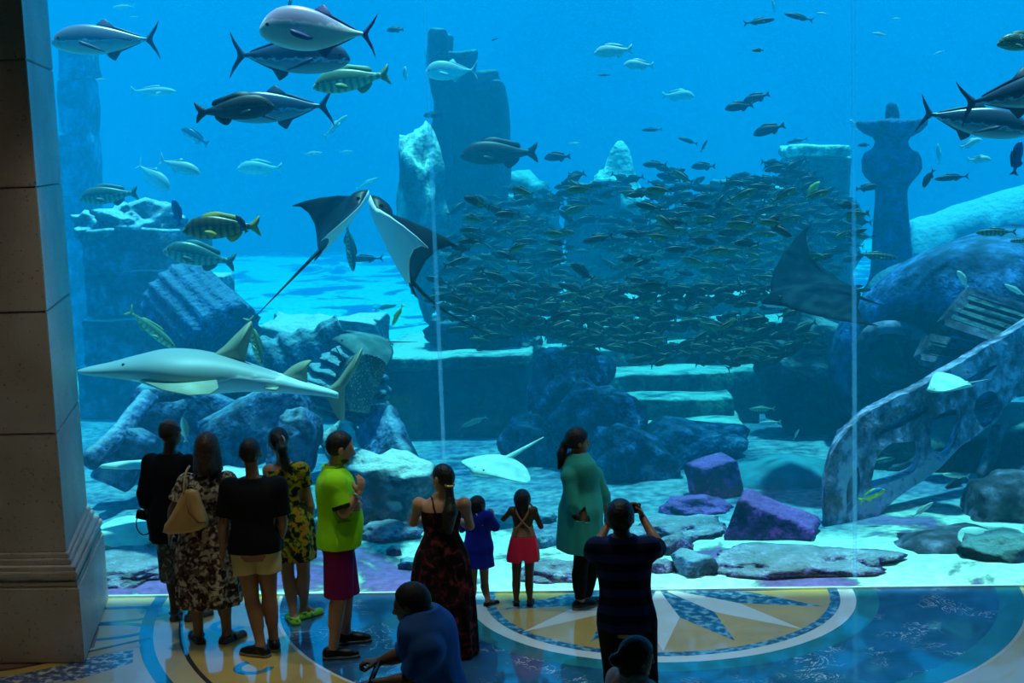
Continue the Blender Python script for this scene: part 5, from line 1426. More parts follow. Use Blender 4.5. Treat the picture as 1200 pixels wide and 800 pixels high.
    def scalp(p, m, vol=.010, bald=0.0, low=-.05, k=.012, name='hair', extra=None, front=.055):
        "cap of hair that leaves the face free"
        hs = p.s*p.hk; F = Field(p.H-.34*hs-.1, p.H+.2*hs, .006); 
        if extra is None: F = Field(p.H-.2*hs, p.H+.2*hs, .005)
        F.el(p.h(0,-.014,.020), ((.078+vol)*hs,(.096+vol)*hs,(.096+vol)*hs), p.HR, k=0)
        F.cut(p.h(0, front, .02), p.HR@v3((0,1,-.55)))
        F.cut(p.h(0, 0, low), p.HR@v3((0,.25,-1)))
        if bald: F.cut(p.h(0, -.02, .10-bald), p.HR@v3((0,.5,1)))
        if extra is not None: extra(F)
        return field_obj(F, name, m, p.o)
    def sleeve(p, F, sd, t, off=.014, k=.03, open_=.0):
        sh, e, w = p.arm[sd]; s = p.s; q = (.93 if p.female else 1.05)*(1+(p.girth-1)*.6)
        F.rc(sh, sh, (.056*q+off)*s, k=.04*s)
        if t <= 1: F.rc(sh, sh+(e-sh)*t, (.052*q+off)*s, (.052*q+(.037-.052)*q*t+off+open_)*s, k=k*s)
        else:
            F.rc(sh, e, (.052*q+off)*s, (.040*q+off)*s, k=k*s); F.rc(e, e+(w-e)*(t-1), (.040*q+off)*s, (.030*q+off+open_)*s, k=.01*s)
        return sh+(e-sh)*min(t,1) if t <= 1 else e+(w-e)*(t-1)
    def shirt(p, m, hem, name='shirt', off=.016, sleeve=.62, folds=9, famp=.02, flare=.012, top=1.475, lo_cut=True, h=.0065, neck=None, bust=True):
        s = p.s; F = p.field(hem-.05, 1.56, h)
        F.loft(p.stations(hem, top, off, flare), p.yaw, k=.01*s, folds=folds, famp=famp, fz=([hem*s, 1.1*s, 1.3*s],[1,.9,.0]), phase=p.root.x*3)
        if p.female and bust:
            for sd in (-1,1): F.el(p.B(sd*.07, .085, 1.27), ((.058+off)*s,(.052+off)*s,(.058+off)*s), k=.05*s)
        for sd in (-1,1):
            if sleeve: 
                q = p.sleeve(F, sd, sleeve, off, open_=.006)
        if sleeve:
            for sd in (-1,1):
                sh, e, w = p.arm[sd]
                a = (sh+(e-sh)*sleeve, e-sh) if sleeve <= 1 else (e+(w-e)*(sleeve-1), w-e)
                p.cut_local(F, a[0], a[1], .11*s)
        if neck: neck(F)
        return field_obj(F, name, m, p.o)
    def cut_local(p, F, c, n, rad):
        "a clean cuff: cut a limb across at c, within rad of it"
        c = v3(c); n = v3(n)/np.linalg.norm(n); g = F.region(c-rad, c+rad)
        if g is None: return
        sl, X, Y, Z = g; D = (X-c[0])*n[0]+(Y-c[1])*n[1]+(Z-c[2])*n[2]
        R = np.sqrt(np.maximum(0, (X-c[0])**2+(Y-c[1])**2+(Z-c[2])**2-D*D))
        M = R < rad*.85
        V = F.V[sl]; F.V[sl] = np.where(M, np.maximum(V, D), V)
    def shorts(p, m, top, hem_t, name='shorts', off=.018, flare=.02, h=.0065):
        s = p.s; F = p.field(0, top+.06, h)
        F.loft(p.stations(.86, top, off*.7), p.yaw, k=.01*s)
        q = (1+(p.girth-1)*.6)
        for sd, (hp, kn, an, toe) in p.leg.items():
            if hem_t <= 1:
                e = hp+(kn-hp)*hem_t; F.rc(hp, e, (.086*q+off)*s, ((.086-.032*hem_t)*q+off+flare)*s, k=.006*s)
                p.cut_local(F, e, kn-hp, .16*s)
            else:
                F.rc(hp, kn, (.086*q+off)*s, (.056*q+off)*s, k=.02*s); e = kn+(an-kn)*(hem_t-1); F.rc(kn, e, (.056*q+off)*s, (.044*q+off+flare*.5)*s, k=.02*s)
                p.cut_local(F, e, an-kn, .12*s)
        return field_obj(F, name, m, p.o)
    def skirt(p, m, top, hem, stations, name='skirt', folds=11, famp=.05, h=.0065, thick=.02):
        s = p.s; F = p.field(hem-.05, top+.05, h)
        st = [(z*s, p.B(0,0,z)[0], p.B(0,0,z)[1], a*s, b*s) for z, a, b in stations]
        F.loft(st, p.yaw, k=.01, folds=folds, famp=famp, fz=([hem*s,(hem+top)/2*s, top*s],[1,.6,0]), phase=p.root.x*5)
        return field_obj(F, name, m, p.o)
    def shoe(p, sd, m, sole=None, name='shoe', sandal=False):
        s = p.s; hp, kn, an, toe = p.leg[sd]; bx = v3((an[0], an[1], 0)); back = -toe
        lo = bx-.26*s; hi = bx+.26*s; lo[2] = 0.0; hi[2] = .22*s
        F = Field(lo-.01, hi, .005)
        side_ = np.cross(toe, v3((0,0,1)))*sd
        if not sandal:
            F.rc(bx+back*.035*s+v3((0,0,.040*s)), bx+toe*.12*s+v3((0,0,.034*s)), .044*s, .042*s, k=.02*s)
            F.rc(bx+toe*.10*s+v3((0,0,.030*s)), bx+toe*.17*s+v3((0,0,.028*s)), .042*s, .032*s, k=.02*s)
            F.rc(bx+back*.03*s+v3((0,0,.05*s)), an+v3((0,0,-.005*s)), .045*s, .044*s, k=.02*s); F.rc(an, bx+toe*.10*s+v3((0,0,.04*s)), .040*s, .03*s, k=.02*s)
            F.cut(bx+v3((0,0,.095*s)), (0,0,1))
        else:
            F.rc(bx+toe*.06*s+side_*.045*s+v3((0,0,.03*s)), bx+toe*.06*s+v3((0,0,.066*s)), .012*s, .012*s, k=.006)
            F.rc(bx+toe*.06*s-side_*.045*s+v3((0,0,.03*s)), bx+toe*.06*s+v3((0,0,.066*s)), .012*s, .012*s, k=.006)
            F.rc(bx+back*.075*s+v3((0,0,.05*s)), bx+side_*.045*s+v3((0,0,.06*s)), .010*s, .010*s, k=.006)
            F.rc(bx+back*.075*s+v3((0,0,.05*s)), bx-side_*.045*s+v3((0,0,.06*s)), .010*s, .010*s, k=.006)
            F.rc(bx+back*.04*s+v3((0,0,.012*s)), bx+toe*.16*s+v3((0,0,.012*s)), .046*s, .044*s, k=.01)
            g = F.V; 
        F.cut((0,0,.003), (0,0,-1))
        o = field_obj(F, 'sandal' if sandal else name, m, p.o)
        if not sandal and sole is not None:
            F = Field(lo-.01, hi, .005)
            F.rc(bx+back*.035*s+v3((0,0,.014*s)), bx+toe*.11*s+v3((0,0,.014*s)), .049*s, .047*s, k=.01); F.rc(bx+toe*.1*s+v3((0,0,.014*s)), bx+toe*.172*s+v3((0,0,.014*s)), .047*s, .037*s, k=.01)
            F.cut((0,0,.001), (0,0,-1)); F.cut((0,0,.026*s), (0,0,1)); field_obj(F, 'sole', sole, o)
        return o
def cloth(name, c, **k): return mat_plain(name, c, rough=.85, spec=.15, bump=.15, bscale=50, **k)
def floral(name, cols, scale=14, stops=(.36,.44,.52,.60)):
    return mat_patchy(name, cols, stops, scale=scale, rough=.85, bump=.1, bscale=40, detail=3.0, distort=.8, spec=.15)
M_blackc = cloth('black_cloth', srgb(16,16,20)); M_shoe = mat_plain('shoe_black', srgb(20,20,22), rough=.4); M_sole = mat_plain('shoe_sole', srgb(120,112,104), rough=.7)
M_sandal = mat_plain('sandal_strap', srgb(70,60,58), rough=.5)
M_gold = mat_plain('bracelet_gold', srgb(210,170,90), metallic=.9, rough=.3)

def bracelet(p, sd, m, name='bracelet', t=.9, r=.032, th=.006):
    sh, e, w = p.arm[sd]; c = e+(w-e)*t; bm = bmesh.new(); M = frame_from(c-(w-e)*.01, c+(w-e)*.01); rr = r*p.s
    pts = [M @ Vector((rr*math.cos(2*PI*i/24), rr*math.sin(2*PI*i/24), 0)) for i in range(25)]
    add_tube(bm, pts, th*p.s, 8, False); return bm_obj(name, bm, m, p.o, True)

# 1 --- bald man in a long black top, far left
p = Person('bald man in a long black top, beside the woman with the tan handbag', (214,726), 1.84, -12, hip_px=(203,612), neck_px=(199,538), head_px=(200,507,-.02), sk=0, head_yaw=-22, girth=1.05)
p.set_arm(-1, p.px(169,578,-.03), p.px(173,601,.10), curl=1.2); p.set_arm(1, p.px(231,580,-.02), p.px(230,620,.1), curl=.6)
p.set_leg(-1, p.px(201,662,.05), p.px(205,716,.02), 10); p.set_leg(1, p.px(221,664,-.02), p.px(226,717,.0), -40)
p.defaults(); p.body(); p.scalp(mat_plain('stubble', srgb(48,36,30), rough=.7), vol=.001, low=.0, bald=.03, name='hair')
p.shirt(M_blackc, .72, 'long_top', off=.022, sleeve=1.55, flare=.03, folds=7, famp=.04)
p.skirt(floral('grey_print', [srgb(40,36,36), srgb(110,104,100), srgb(60,54,50), srgb(150,145,138)], 18), .80, .36, [(.80,.16,.12),(.6,.165,.13),(.45,.165,.13),(.36,.165,.13)], 'wrap_skirt', 7, .05)
for sd in (-1,1): p.shoe(sd, M_sandal, sandal=True)
P1 = p
# small dark case in his left hand
r = empty('camera_case', P1.root+Vector(P1.px(174,604,.10)), label='small dark case with a looped strap held in the left hand of the bald man', cat='case')
bm = bmesh.new(); add_box(bm, (-.11,-.03,-.045), (.10,.03,.035), Matrix.Rotation(.25,4,'Y'), bevel=.012); bm_obj('case_body', bm, M_blackc, r, True)
bm = bmesh.new(); pts = [Vector((-.05+.07*math.cos(t), 0, -.08+.10*math.sin(t))) for t in [PI*.75+2*PI*.85*i/20 for i in range(21)]]; add_tube(bm, pts, .006, 6); bm_obj('strap', bm, M_blackc, r, True)

# 2 --- woman with the handbag
p = Person('woman in a brown and cream patterned dress with a tan handbag on her shoulder', (248,752), 1.80, 6, hip_px=(242,635), neck_px=(243,556), head_px=(243,524,.0), female=True, sk=1, girth=1.18)
p.set_arm(-1, p.px(203,596,-.06), p.px(200,628,.10), curl=.8); p.set_arm(1, p.px(279,600,.03), p.px(272,630,.14), curl=.8)
p.set_leg(-1, p.px(229,692,.03), p.px(233,744,.0), 35); p.set_leg(1, p.px(262,690,.02), p.px(266,742,.0), -35)
p.defaults(); p.body()
def ex(F):
    F.rc(p.h(0,-.045,.0), p.h(0,-.075,-.13), .092*p.s, .085*p.s, k=.03)
    for i in range(9):
        t = -1.0+2.0*i/8; F.rc(p.h(math.sin(t*1.5)*.075,-.03-math.cos(t*1.5)*.055,-.02), p.h(math.sin(t*1.5)*.10,-.03-math.cos(t*1.5)*.07,-.165-.01*(i%2)), .030*p.s, .020*p.s, k=.018)
p.scalp(M_hair2, .016, extra=ex, front=.05)
M_dress2 = floral('brown_cream_print', [srgb(44,34,30), srgb(74,56,48), srgb(130,108,92), srgb(205,190,170)], 20)
F = p.field(.30, 1.56); s = p.s
st = p.stations(.95, 1.47, .022); low = [(z*s, p.B(0,0,z)[0], p.B(0,0,z)[1], a*s, b*s) for z, a, b in ((.34,.275,.21),(.45,.27,.205),(.62,.262,.195),(.80,.25,.18))]
F.loft(low+st, p.yaw, k=.01, folds=10, famp=.035, fz=([.3,.8,1.1],[1,.8,0]))
for sd in (-1,1):
    p.sleeve(F, sd, .72, .022, open_=.02); sh, e, w = p.arm[sd]; p.cut_local(F, sh+(e-sh)*.72, e-sh, .14*s)
field_obj(F, 'dress', M_dress2, p.o)
for sd in (-1,1): p.shoe(sd, M_sandal, sandal=True)
bracelet(p, -1, M_gold, t=.55, r=.038)
# handbag
r = empty('handbag', p.root+Vector(p.px(220,600,-.24)), label='tan leather handbag hanging from the shoulder of the woman in the patterned dress', cat='handbag')
M_bag = mat_plain('tan_leather', srgb(214,164,104), rough=.4, var=.1, scale=6)
def bagpt(x, y, dy=0): return Vector(p.px(x, y, -.24+dy))-Vector(p.px(220,600,-.24))
bm = bmesh.new(); out = [(216,574),(208,590),(199,607),(192,622),(208,624),(226,622),(243,615),(240,600),(235,585),(231,574)]
nb = len(out); rings = []
for sdep, sc in ((-.085,.78),(-.06,.96),(0,1.0),(.06,.96),(.085,.78)):
    c = bagpt(220,604); ring = []
    for x, y in out:
        q = bagpt(x, y, 0); q = c+(q-c)*sc; q.y = sdep*(.35+.65*min(1,(y-570)/40)); ring.append(bm.verts.new(q))
    rings.append(ring)
for a, b in zip(rings, rings[1:]):
    for i in range(nb): bm.faces.new((a[i], a[(i+1)%nb], b[(i+1)%nb], b[i]))
bm.faces.new(rings[0][::-1]); bm.faces.new(rings[-1]); bmesh.ops.recalc_face_normals(bm, faces=bm.faces)
bmesh.ops.subdivide_edges(bm, edges=bm.edges[:], cuts=1, use_grid_fill=True, smooth=.4); bm_obj('bag_body', bm, M_bag, r, True)
bm = bmesh.new(); add_tube(bm, [bagpt(217,576,-.01), bagpt(222,600,-.105), bagpt(232,612,-.10), bagpt(240,612,-.05)], [.008,.012,.012,.008], 8); bm_obj('fold', bm, mat_plain('bag_edge', srgb(150,96,52), rough=.4), r, True)
for dx in (-.03, .04):
    bm = bmesh.new(); add_tube(bm, [Vector(q) for q in smooth_curve([bagpt(217+dx*60,577,dx), bagpt(216,565,dx*.6+.02), bagpt(218,553,.08), bagpt(222,546,.20)], 5)], .010, 8); bm_obj('strap', bm, M_bag, r, True)

# 3 --- man in black t-shirt
p = Person('man in a black t-shirt and short khaki shorts, back to the viewer, hair cropped', (300,764), 1.80, 4, hip_px=(300,655), neck_px=(297,560), head_px=(293,530,.0), sk=1, girth=1.12, head_yaw=8)
p.set_arm(-1, p.px(262,612,-.04), p.px(261,650,.06), curl=.5); p.set_arm(1, p.px(331,610,-.0), p.px(325,648,.10), curl=.5)
p.set_leg(-1, p.px(296,708,-.02), p.px(306,757,-.10), 72); p.set_leg(1, p.px(316,704,.02), p.px(321,750,.06), 20)
p.defaults(); p.body(); p.scalp(M_hair, .004, low=-.055)
p.shirt(M_blackc, .87, 't_shirt', off=.03, sleeve=.82, flare=.012, folds=7, famp=.02)
p.shorts(cloth('khaki_cloth', srgb(214,186,128)), .98, .42, off=.022, flare=.015)
for sd in (-1,1): p.shoe(sd, M_shoe, M_sole)

# 4 --- ponytailed woman in floral dress
p = Person('ponytailed woman in a yellow-green flowered dress and lime shoes, back to the viewer', (347,728), 1.76, -8, hip_px=(343,628), neck_px=(333,548), head_px=(326,517,.0), female=True, sk=2, head_yaw=18, girth=1.02)
p.set_arm(-1, p.px(313,590,.0), p.px(322,620,.14)); p.set_arm(1, p.px(364,592,.0), p.px(362,626,.1))
p.set_leg(-1, p.px(338,678,.0), p.px(345,723,-.04), 30); p.set_leg(1, p.px(356,676,.02), p.px(356,712,.10), -45)
p.defaults(); p.body()
def ex(F):
    a = p.h(.01,-.105,.03); F.rc(p.h(.0,-.07,.02), a, .05*p.s, .028*p.s, k=.03)
    q = [a, a+v3((.02,-.035,-.07)), a+v3((.035,-.03,-.18)), a+v3((.04,-.01,-.27))]
    for i, (r0, r1) in enumerate(((.030,.046),(.046,.044),(.044,.014))): F.rc(q[i], q[i+1], r0, r1, k=.02)
p.scalp(M_hair, .008, extra=ex)
bm = bmesh.new(); c = p.h(.01,-.108,.03); add_tube(bm, [Vector(c)+Vector((.034*math.cos(t), .012*math.sin(t), .034*math.sin(t))) for t in [2*PI*i/20 for i in range(21)]], .011, 8, False); bm_obj('hair_tie', bm, mat_plain('hair_tie_cream', srgb(225,190,160), rough=.7), p.o, True)
M_floral = floral('yellow_green_flowers', [srgb(30,30,20), srgb(62,70,26), srgb(168,168,40), srgb(214,120,44)], 16, (.40,.48,.56,.64))
F = p.field(.45, 1.56); s = p.s
low = [(z*s, p.B(0,0,z)[0], p.B(0,0,z)[1], a*s, b*s) for z, a, b in ((.58,.20,.16),(.70,.205,.165),(.84,.20,.155))]
F.loft(low+p.stations(.95, 1.455, .018), p.yaw, k=.01, folds=9, famp=.04, fz=([.5,.9,1.15],[1,.8,0]))
p.sleeve(F, 1, .45, .02); sh, e, w = p.arm[1]; p.cut_local(F, sh+(e-sh)*.45, e-sh, .12)
F.el(p.B(-.09,-.05,1.45), (.10,.12,.06), k=0, sub=True)
field_obj(F, 'dress', M_floral, p.o)
M_lime = mat_plain('lime_shoe', srgb(150,220,60), rough=.5)
for sd in (-1,1): p.shoe(sd, M_lime, sandal=True)

# 5 --- man in lime shirt
p = Person('bearded man in a bright lime polo shirt and purple shorts, arms crossed, facing right', (397,766), 1.90, -78, hip_px=(397,642), neck_px=(392,552), head_px=(399,524,-.0), sk=2, girth=1.10, belly=.05, head_yaw=-72, head_pitch=-16)
s = p.s
p.set_arm(1, p.px(403,600,-.24), p.px(420,578,-.20), hand_dir=(.25,.2,.9), palm=(-.6,.6,0), curl=.7)
p.set_arm(-1, p.px(412,600,.18), p.px(421,592,-.05), hand_dir=(.1,-.9,.15), palm=(-1,0,0), curl=1.0)
p.set_leg(1, p.px(397,700,-.10), p.px(390,763,-.10), -82); p.set_leg(-1, p.px(405,698,.08), p.px(405,742,.26), -75)
p.defaults(); p.body()
def ex(F): pass
p.scalp(M_hair, .004, low=-.06, front=.03)
F = Field(p.H-.2, p.H+.2, .005)       # beard
F.el(p.h(0,.026,-.060), (.063,.070,.066), p.HR, k=0); F.cut(p.h(0,.05,-.030), p.HR@v3((0,-.25,1))); F.cut(p.h(0,-.012,-.05), p.HR@v3((0,-1,0))); F.el(p.h(0,.098,-.053), (.024,.03,.012), p.HR, sub=True)
F.el(p.h(0,.092,-.040), (.03,.012,.006), p.HR, k=.004)
field_obj(F, 'beard', M_hair, p.o)
M_limec = cloth('lime_cloth', srgb(165,240,30))
polo = p.shirt(M_limec, .875, 'polo_shirt', off=.026, sleeve=.86, flare=.015, folds=6, famp=.02, top=1.48)
F = Field(p.neck-.16, p.neck+.16, .005); 
F.rc(p.B(0,-.02,1.46), p.B(0,.0,1.505), .078*s, .068*s, k=0); F.rc(p.B(0,-.02,1.46), p.B(0,.0,1.55), .062*s, .060*s, k=0, sub=True); F.cut(p.B(0,0,1.50), (0,0,1)); F.cut(p.B(0,0,1.45),(0,0,-1)); field_obj(F, 'collar', M_limec, polo)
F = Field(v3(p.arm[1][0])-.3, v3(p.arm[1][0])+.3, .005); sh, e, w = p.arm[1]; c = sh+(e-sh)*.80; d = (e-sh)/np.linalg.norm(e-sh)
F.rc(c-d*.012, c+d*.012, .085, .083, k=0); p.cut_local(F, c+d*.016, d, .2); p.cut_local(F, c-d*.016, -d, .2); field_obj(F, 'cuff_band', cloth('navy_band', srgb(24,40,30)), polo)
p.shorts(cloth('purple_cloth', srgb(128,24,84)), .98, .97, off=.026, flare=.03)
for sd in (-1,1): p.shoe(sd, M_shoe, M_sole)
bracelet(p, 1, mat_plain('watch_metal', (.6,.6,.6), metallic=.9, rough=.3), 'wristwatch', .92, .034, .010)

# 6 --- woman in long dark dress
p = Person('woman in a long dark burgundy dress with a long ponytail, bare shoulders, in the middle', (520,766), 1.63, 14, hip_px=(517,640), neck_px=(517,582), head_px=(518,559,-.0), female=True, sk=2, head_yaw=58, girth=1.14)
s = p.s
p.set_arm(-1, p.px(484,612,.06), p.px(500,606,.22), curl=.7, shoulder=p.px(491,590,0)); p.set_arm(1, p.px(551,616,.06), p.px(535,608,.24), curl=.7, shoulder=p.px(544,590,0))
p.defaults(); p.body()
def ex(F):
    a = p.h(.0,-.095,.0); b_ = v3(p.px(527,578,-.10)); c_ = v3(p.px(528,600,-.14)); d_ = v3(p.px(526,622,-.13))
    F.rc(p.h(.0,-.06,.0), b_, .06*s, .030*s, k=.03); F.rc(b_, c_, .030, .058, k=.02); F.rc(c_, d_, .058, .03, k=.02)
    F.rc(c_+v3((-.04,0,-.02)), v3(p.px(520,618,-.13)), .03, .016, k=.02)
# build with a field large enough for the tail
hs = p.s; F = Field(p.H-.62, p.H+.2, .006)
F.el(p.h(0,-.014,.020), (.084*hs,.104*hs,.104*hs), p.HR, k=0); F.cut(p.h(0,.055,.02), p.HR@v3((0,1,-.55))); F.cut(p.h(0,0,-.05), p.HR@v3((0,.25,-1))); ex(F)
field_obj(F, 'hair', M_hair, p.o)
bm = bmesh.new(); c = Vector(p.px(527,568,-.10)); add_tube(bm, [c+Vector((.036*math.cos(t), .03*math.sin(t), .006*math.sin(t))) for t in [2*PI*i/20 for i in range(21)]], .008, 8, False); bm_obj('hair_tie', bm, M_gold, p.o, True)
M_burg = floral('burgundy_print', [srgb(22,12,14), srgb(38,18,22), srgb(74,28,34), srgb(130,50,52)], 13, (.42,.50,.58,.68))
F = p.field(0, 1.5)
low = [(z*s, p.B(0,0,z)[0], p.B(0,0,z)[1], a*s, b*s) for z, a, b in ((.015,.31,.25),(.2,.30,.24),(.5,.285,.22),(.75,.26,.19),(.92,.235,.165),(1.04,.185,.135))]
F.loft(low+p.stations(1.12, 1.33, .014), p.yaw, k=.01, folds=13, famp=.045, fz=([.0,.7,1.0],[1,.8,0]))
for sd in (-1,1): F.el(p.B(sd*.07,.085,1.25), (.072*s,.066*s,.07*s), k=.04)
field_obj(F, 'long_dress', M_burg, p.o)
for sd in (-1,1):
    bm = bmesh.new(); add_tube(bm, [Vector(q) for q in smooth_curve([p.B(sd*.05,-.128,1.29), p.B(sd*.075,-.112,1.37), p.B(sd*.085,-.05,1.445), p.B(sd*.088,.03,1.44), p.B(sd*.085,.09,1.37)], 5)], .007, 6); bm_obj('shoulder_strap', bm, M_burg, p.o, True)
bm = bmesh.new(); bmesh.ops.create_uvsphere(bm, u_segments=8, v_segments=6, radius=.011); bmesh.ops.translate(bm, vec=Vector(p.h(-.084,.0,-.05)), verts=bm.verts); bm_obj('earring', bm, M_gold, p.o, True)

# 7 --- boy in blue
p = Person('small boy in a long royal blue shirt, hands raised to his face', (562,707), 1.06, -32, hip_px=(561,655), neck_px=(560,609), head_px=(560,593,.0), sk=1, head_yaw=-42, head_k=1.36, girth=1.12)
p.set_arm(1, p.px(582,619,.04), p.px(578,605,.12), hand_dir=(-.2,.2,.9), curl=.9); p.set_arm(-1, p.px(541,621,.05), p.px(556,606,.16), hand_dir=(.4,.2,.8), curl=.9)
p.set_leg(-1, p.px(554,688,.0), p.px(554,703,.06), 10); p.set_leg(1, p.px(568,685,.02), p.px(572,704,-.06), -50)
p.defaults(); p.body(); p.scalp(M_hair, .010, low=-.05)
M_blue = cloth('royal_blue', srgb(24,40,160))
bshirt = p.shirt(M_blue, .60, 'long_shirt', off=.028, sleeve=.95, flare=.03, folds=5, famp=.03)
for sd in (-1,1):
    bm = bmesh.new(); pts = [Vector(p.B(sd*x,-y,z)) for x, y, z in ((.055,.100,1.44),(.11,.122,1.37),(.17,.10,1.27))]; add_tube(bm, pts, .006, 6); bm_obj('white_piping', bm, cloth('white_piping', srgb(200,205,225)) if 'white_piping' not in bpy.data.materials else bpy.data.materials['white_piping'], bshirt, True)
for sd in (-1,1): p.shoe(sd, M_shoe, sandal=True)

# 8 --- girl in pink shorts
p = Person('small girl in hot pink shorts and crossed tan straps on her bare back, hands raised', (612,709), 1.13, 0, hip_px=(614,650), neck_px=(613,604), head_px=(612,586,.0), female=True, sk=0, head_k=1.30, head_yaw=4, girth=1.03)
p.set_arm(-1, p.px(590,608,.02), p.px(602,597,.12), hand_dir=(.5,.3,.4), curl=.8); p.set_arm(1, p.px(634,617,.02), p.px(625,598,.10), hand_dir=(-.3,.3,.7), curl=.8)
p.set_leg(-1, p.px(605,682,.0), p.px(605,704,.0), 5); p.set_leg(1, p.px(620,682,.0), p.px(621,704,.0), -5)
p.defaults(); p.body()
def ex(F): F.rc(p.h(0,-.03,.0), p.h(0,-.05,-.08), .080*p.s*1.25, .072*p.s*1.25, k=.03); F.rc(p.h(.03,-.05,-.07), p.h(.02,-.06,-.14), .05*p.s, .035*p.s, k=.03)
p.scalp(M_hair, .014, extra=ex, front=.05)
bm = bmesh.new(); bmesh.ops.create_uvsphere(bm, u_segments=10, v_segments=8, radius=.018); bmesh.ops.translate(bm, vec=Vector(p.h(.075,-.07,-.06)), verts=bm.verts); bm_obj('hair_clip', bm, mat_plain('clip_white', srgb(235,235,210), rough=.4), p.o, True)
F = p.field(.5, 1.2); s = p.s
st = [(z*s, p.B(0,0,z)[0], p.B(0,0,z)[1], a*s, b*s) for z, a, b in ((.66,.235,.17),(.78,.225,.165),(.92,.20,.15),(1.02,.175,.13))]
F.loft(st, p.yaw, k=.01, folds=9, famp=.03, fz=([.66*s,.9*s,1.0*s],[1,.5,0])); F.rc(p.B(0,-.3,.60), p.B(0,.3,.60), .055*s, .055*s, k=0, sub=True); F.rc(p.B(0,-.3,.66), p.B(0,.3,.66), .04*s, .04*s, k=0, sub=True)
field_obj(F, 'shorts', mat_plain('hot_pink', srgb(250,30,80), rough=.7), p.o)
M_strap = cloth('tan_strap', srgb(176,128,100))
F = p.field(.98, 1.5, .005); F.loft(p.stations(1.02, 1.16, .012), p.yaw, k=.005, folds=12, famp=.03, fz=([0,2],[1,1])); field_obj(F, 'halter_band', M_strap, p.o)
for sd in (-1,1):
    bm = bmesh.new(); add_tube(bm, [Vector(q) for q in smooth_curve([p.B(-sd*.10,-.118,1.14), p.B(-sd*.0,-.122,1.25), p.B(sd*.07,-.118,1.36), p.B(sd*.085,-.05,1.455), p.B(sd*.08,.04,1.44)], 5)], .013*p.s*1.3, 8); bm_obj('crossed_strap', bm, M_strap, p.o, True)
for sd in (-1,1): p.shoe(sd, M_shoe, sandal=True)

# 9 --- woman in teal tunic
p = Person('woman in a teal button tunic and black leggings, turned right with her head bowed', (684,712), 1.72, -52, hip_px=(680,610), neck_px=(678,544), head_px=(677,517,.0), female=True, sk=1, head_yaw=-72, head_pitch=-12, girth=1.14, belly=.05)
s = p.s
p.set_arm(1, p.px(671,590,-.17), p.px(690,612,-.12), curl=.8, shoulder=p.px(667,558,-.11)); p.set_arm(-1, p.px(708,580,.12), p.px(711,604,.16), curl=.8, shoulder=p.px(697,556,.11))
p.set_leg(-1, p.px(693,666,.06), p.px(687,704,.04), -70); p.set_leg(1, p.px(680,668,-.04), p.px(680,707,-.03), -60)
p.defaults(); p.body()
def ex(F):
    a = v3(p.px(662,520,.0)); F.rc(p.h(0,-.05,.01), a, .06, .035, k=.03); F.rc(a, v3(p.px(658,532,-.02)), .036, .042, k=.02); F.rc(v3(p.px(658,532,-.02)), v3(p.px(655,548,-.02)), .042, .016, k=.02)
p.scalp(M_hair, .010, extra=ex, front=.04)
M_teal = cloth('teal_cloth', srgb(50,160,150))
F = p.field(.5, 1.56)
low = [(z*s, p.B(0,0,z)[0], p.B(0,0,z)[1], a*s, b*s) for z, a, b in ((.56,.235,.20),(.68,.232,.195),(.82,.222,.18))]
F.loft(low+p.stations(.95, 1.465, .024), p.yaw, k=.01, folds=8, famp=.03, fz=([.5,.9,1.15],[1,.8,0]))
for sd in (-1,1): F.el(p.B(sd*.07,.09,1.26), (.078*s,.072*s,.078*s), k=.05)
for sd in (-1,1):
    p.sleeve(F, sd, 1.35, .018, open_=.008); sh, e, w = p.arm[sd]; p.cut_local(F, e+(w-e)*.35, w-e, .09)
tunic = field_obj(F, 'tunic', M_teal, p.o)
M_btn = mat_plain('tunic_placket', srgb(30,70,80), rough=.5)
for i in range(5):
    bm = bmesh.new(); bmesh.ops.create_uvsphere(bm, u_segments=10, v_segments=8, radius=.011); z = 1.40-.065*i
    T = np.array(FEMALE); b_ = np.interp(z, T[:,0], T[:,2])*p.girth+.024+(.03 if z < 1.36 else 0); bmesh.ops.translate(bm, vec=Vector(p.B(.0, b_+.006, z)), verts=bm.verts); bm_obj('button', bm, M_btn, tunic, True)
F = p.field(0, .9); q = 1.05
for sd, (hp, kn, an, toe) in p.leg.items():
    F.rc(hp, kn, .098*s*q, .064*s*q, k=.02); F.rc(kn, an+v3((0,0,.02)), .062*s*q, .046*s*q, k=.02); F.rc(kn+(an-kn)*.16-toe*.012*s, kn+(an-kn)*.48-toe*.012*s, .064*s*q, .054*s*q, k=.03)
F.cut((0,0,.10*s), (0,0,-1)); field_obj(F, 'leggings', M_blackc, p.o)
for sd in (-1,1): p.shoe(sd, M_shoe, M_sole)
bracelet(p, 1, M_gold, t=.85, r=.030)

def Y_for(px, py, z):
    "distance at which a point of height z is seen at (px, py)"
    lo, hi = -12.0, 0.0
    for _ in range(50):
        m = (lo+hi)/2
        if at(px, py, m).z > z: lo = m
        else: hi = m
    return (lo+hi)/2
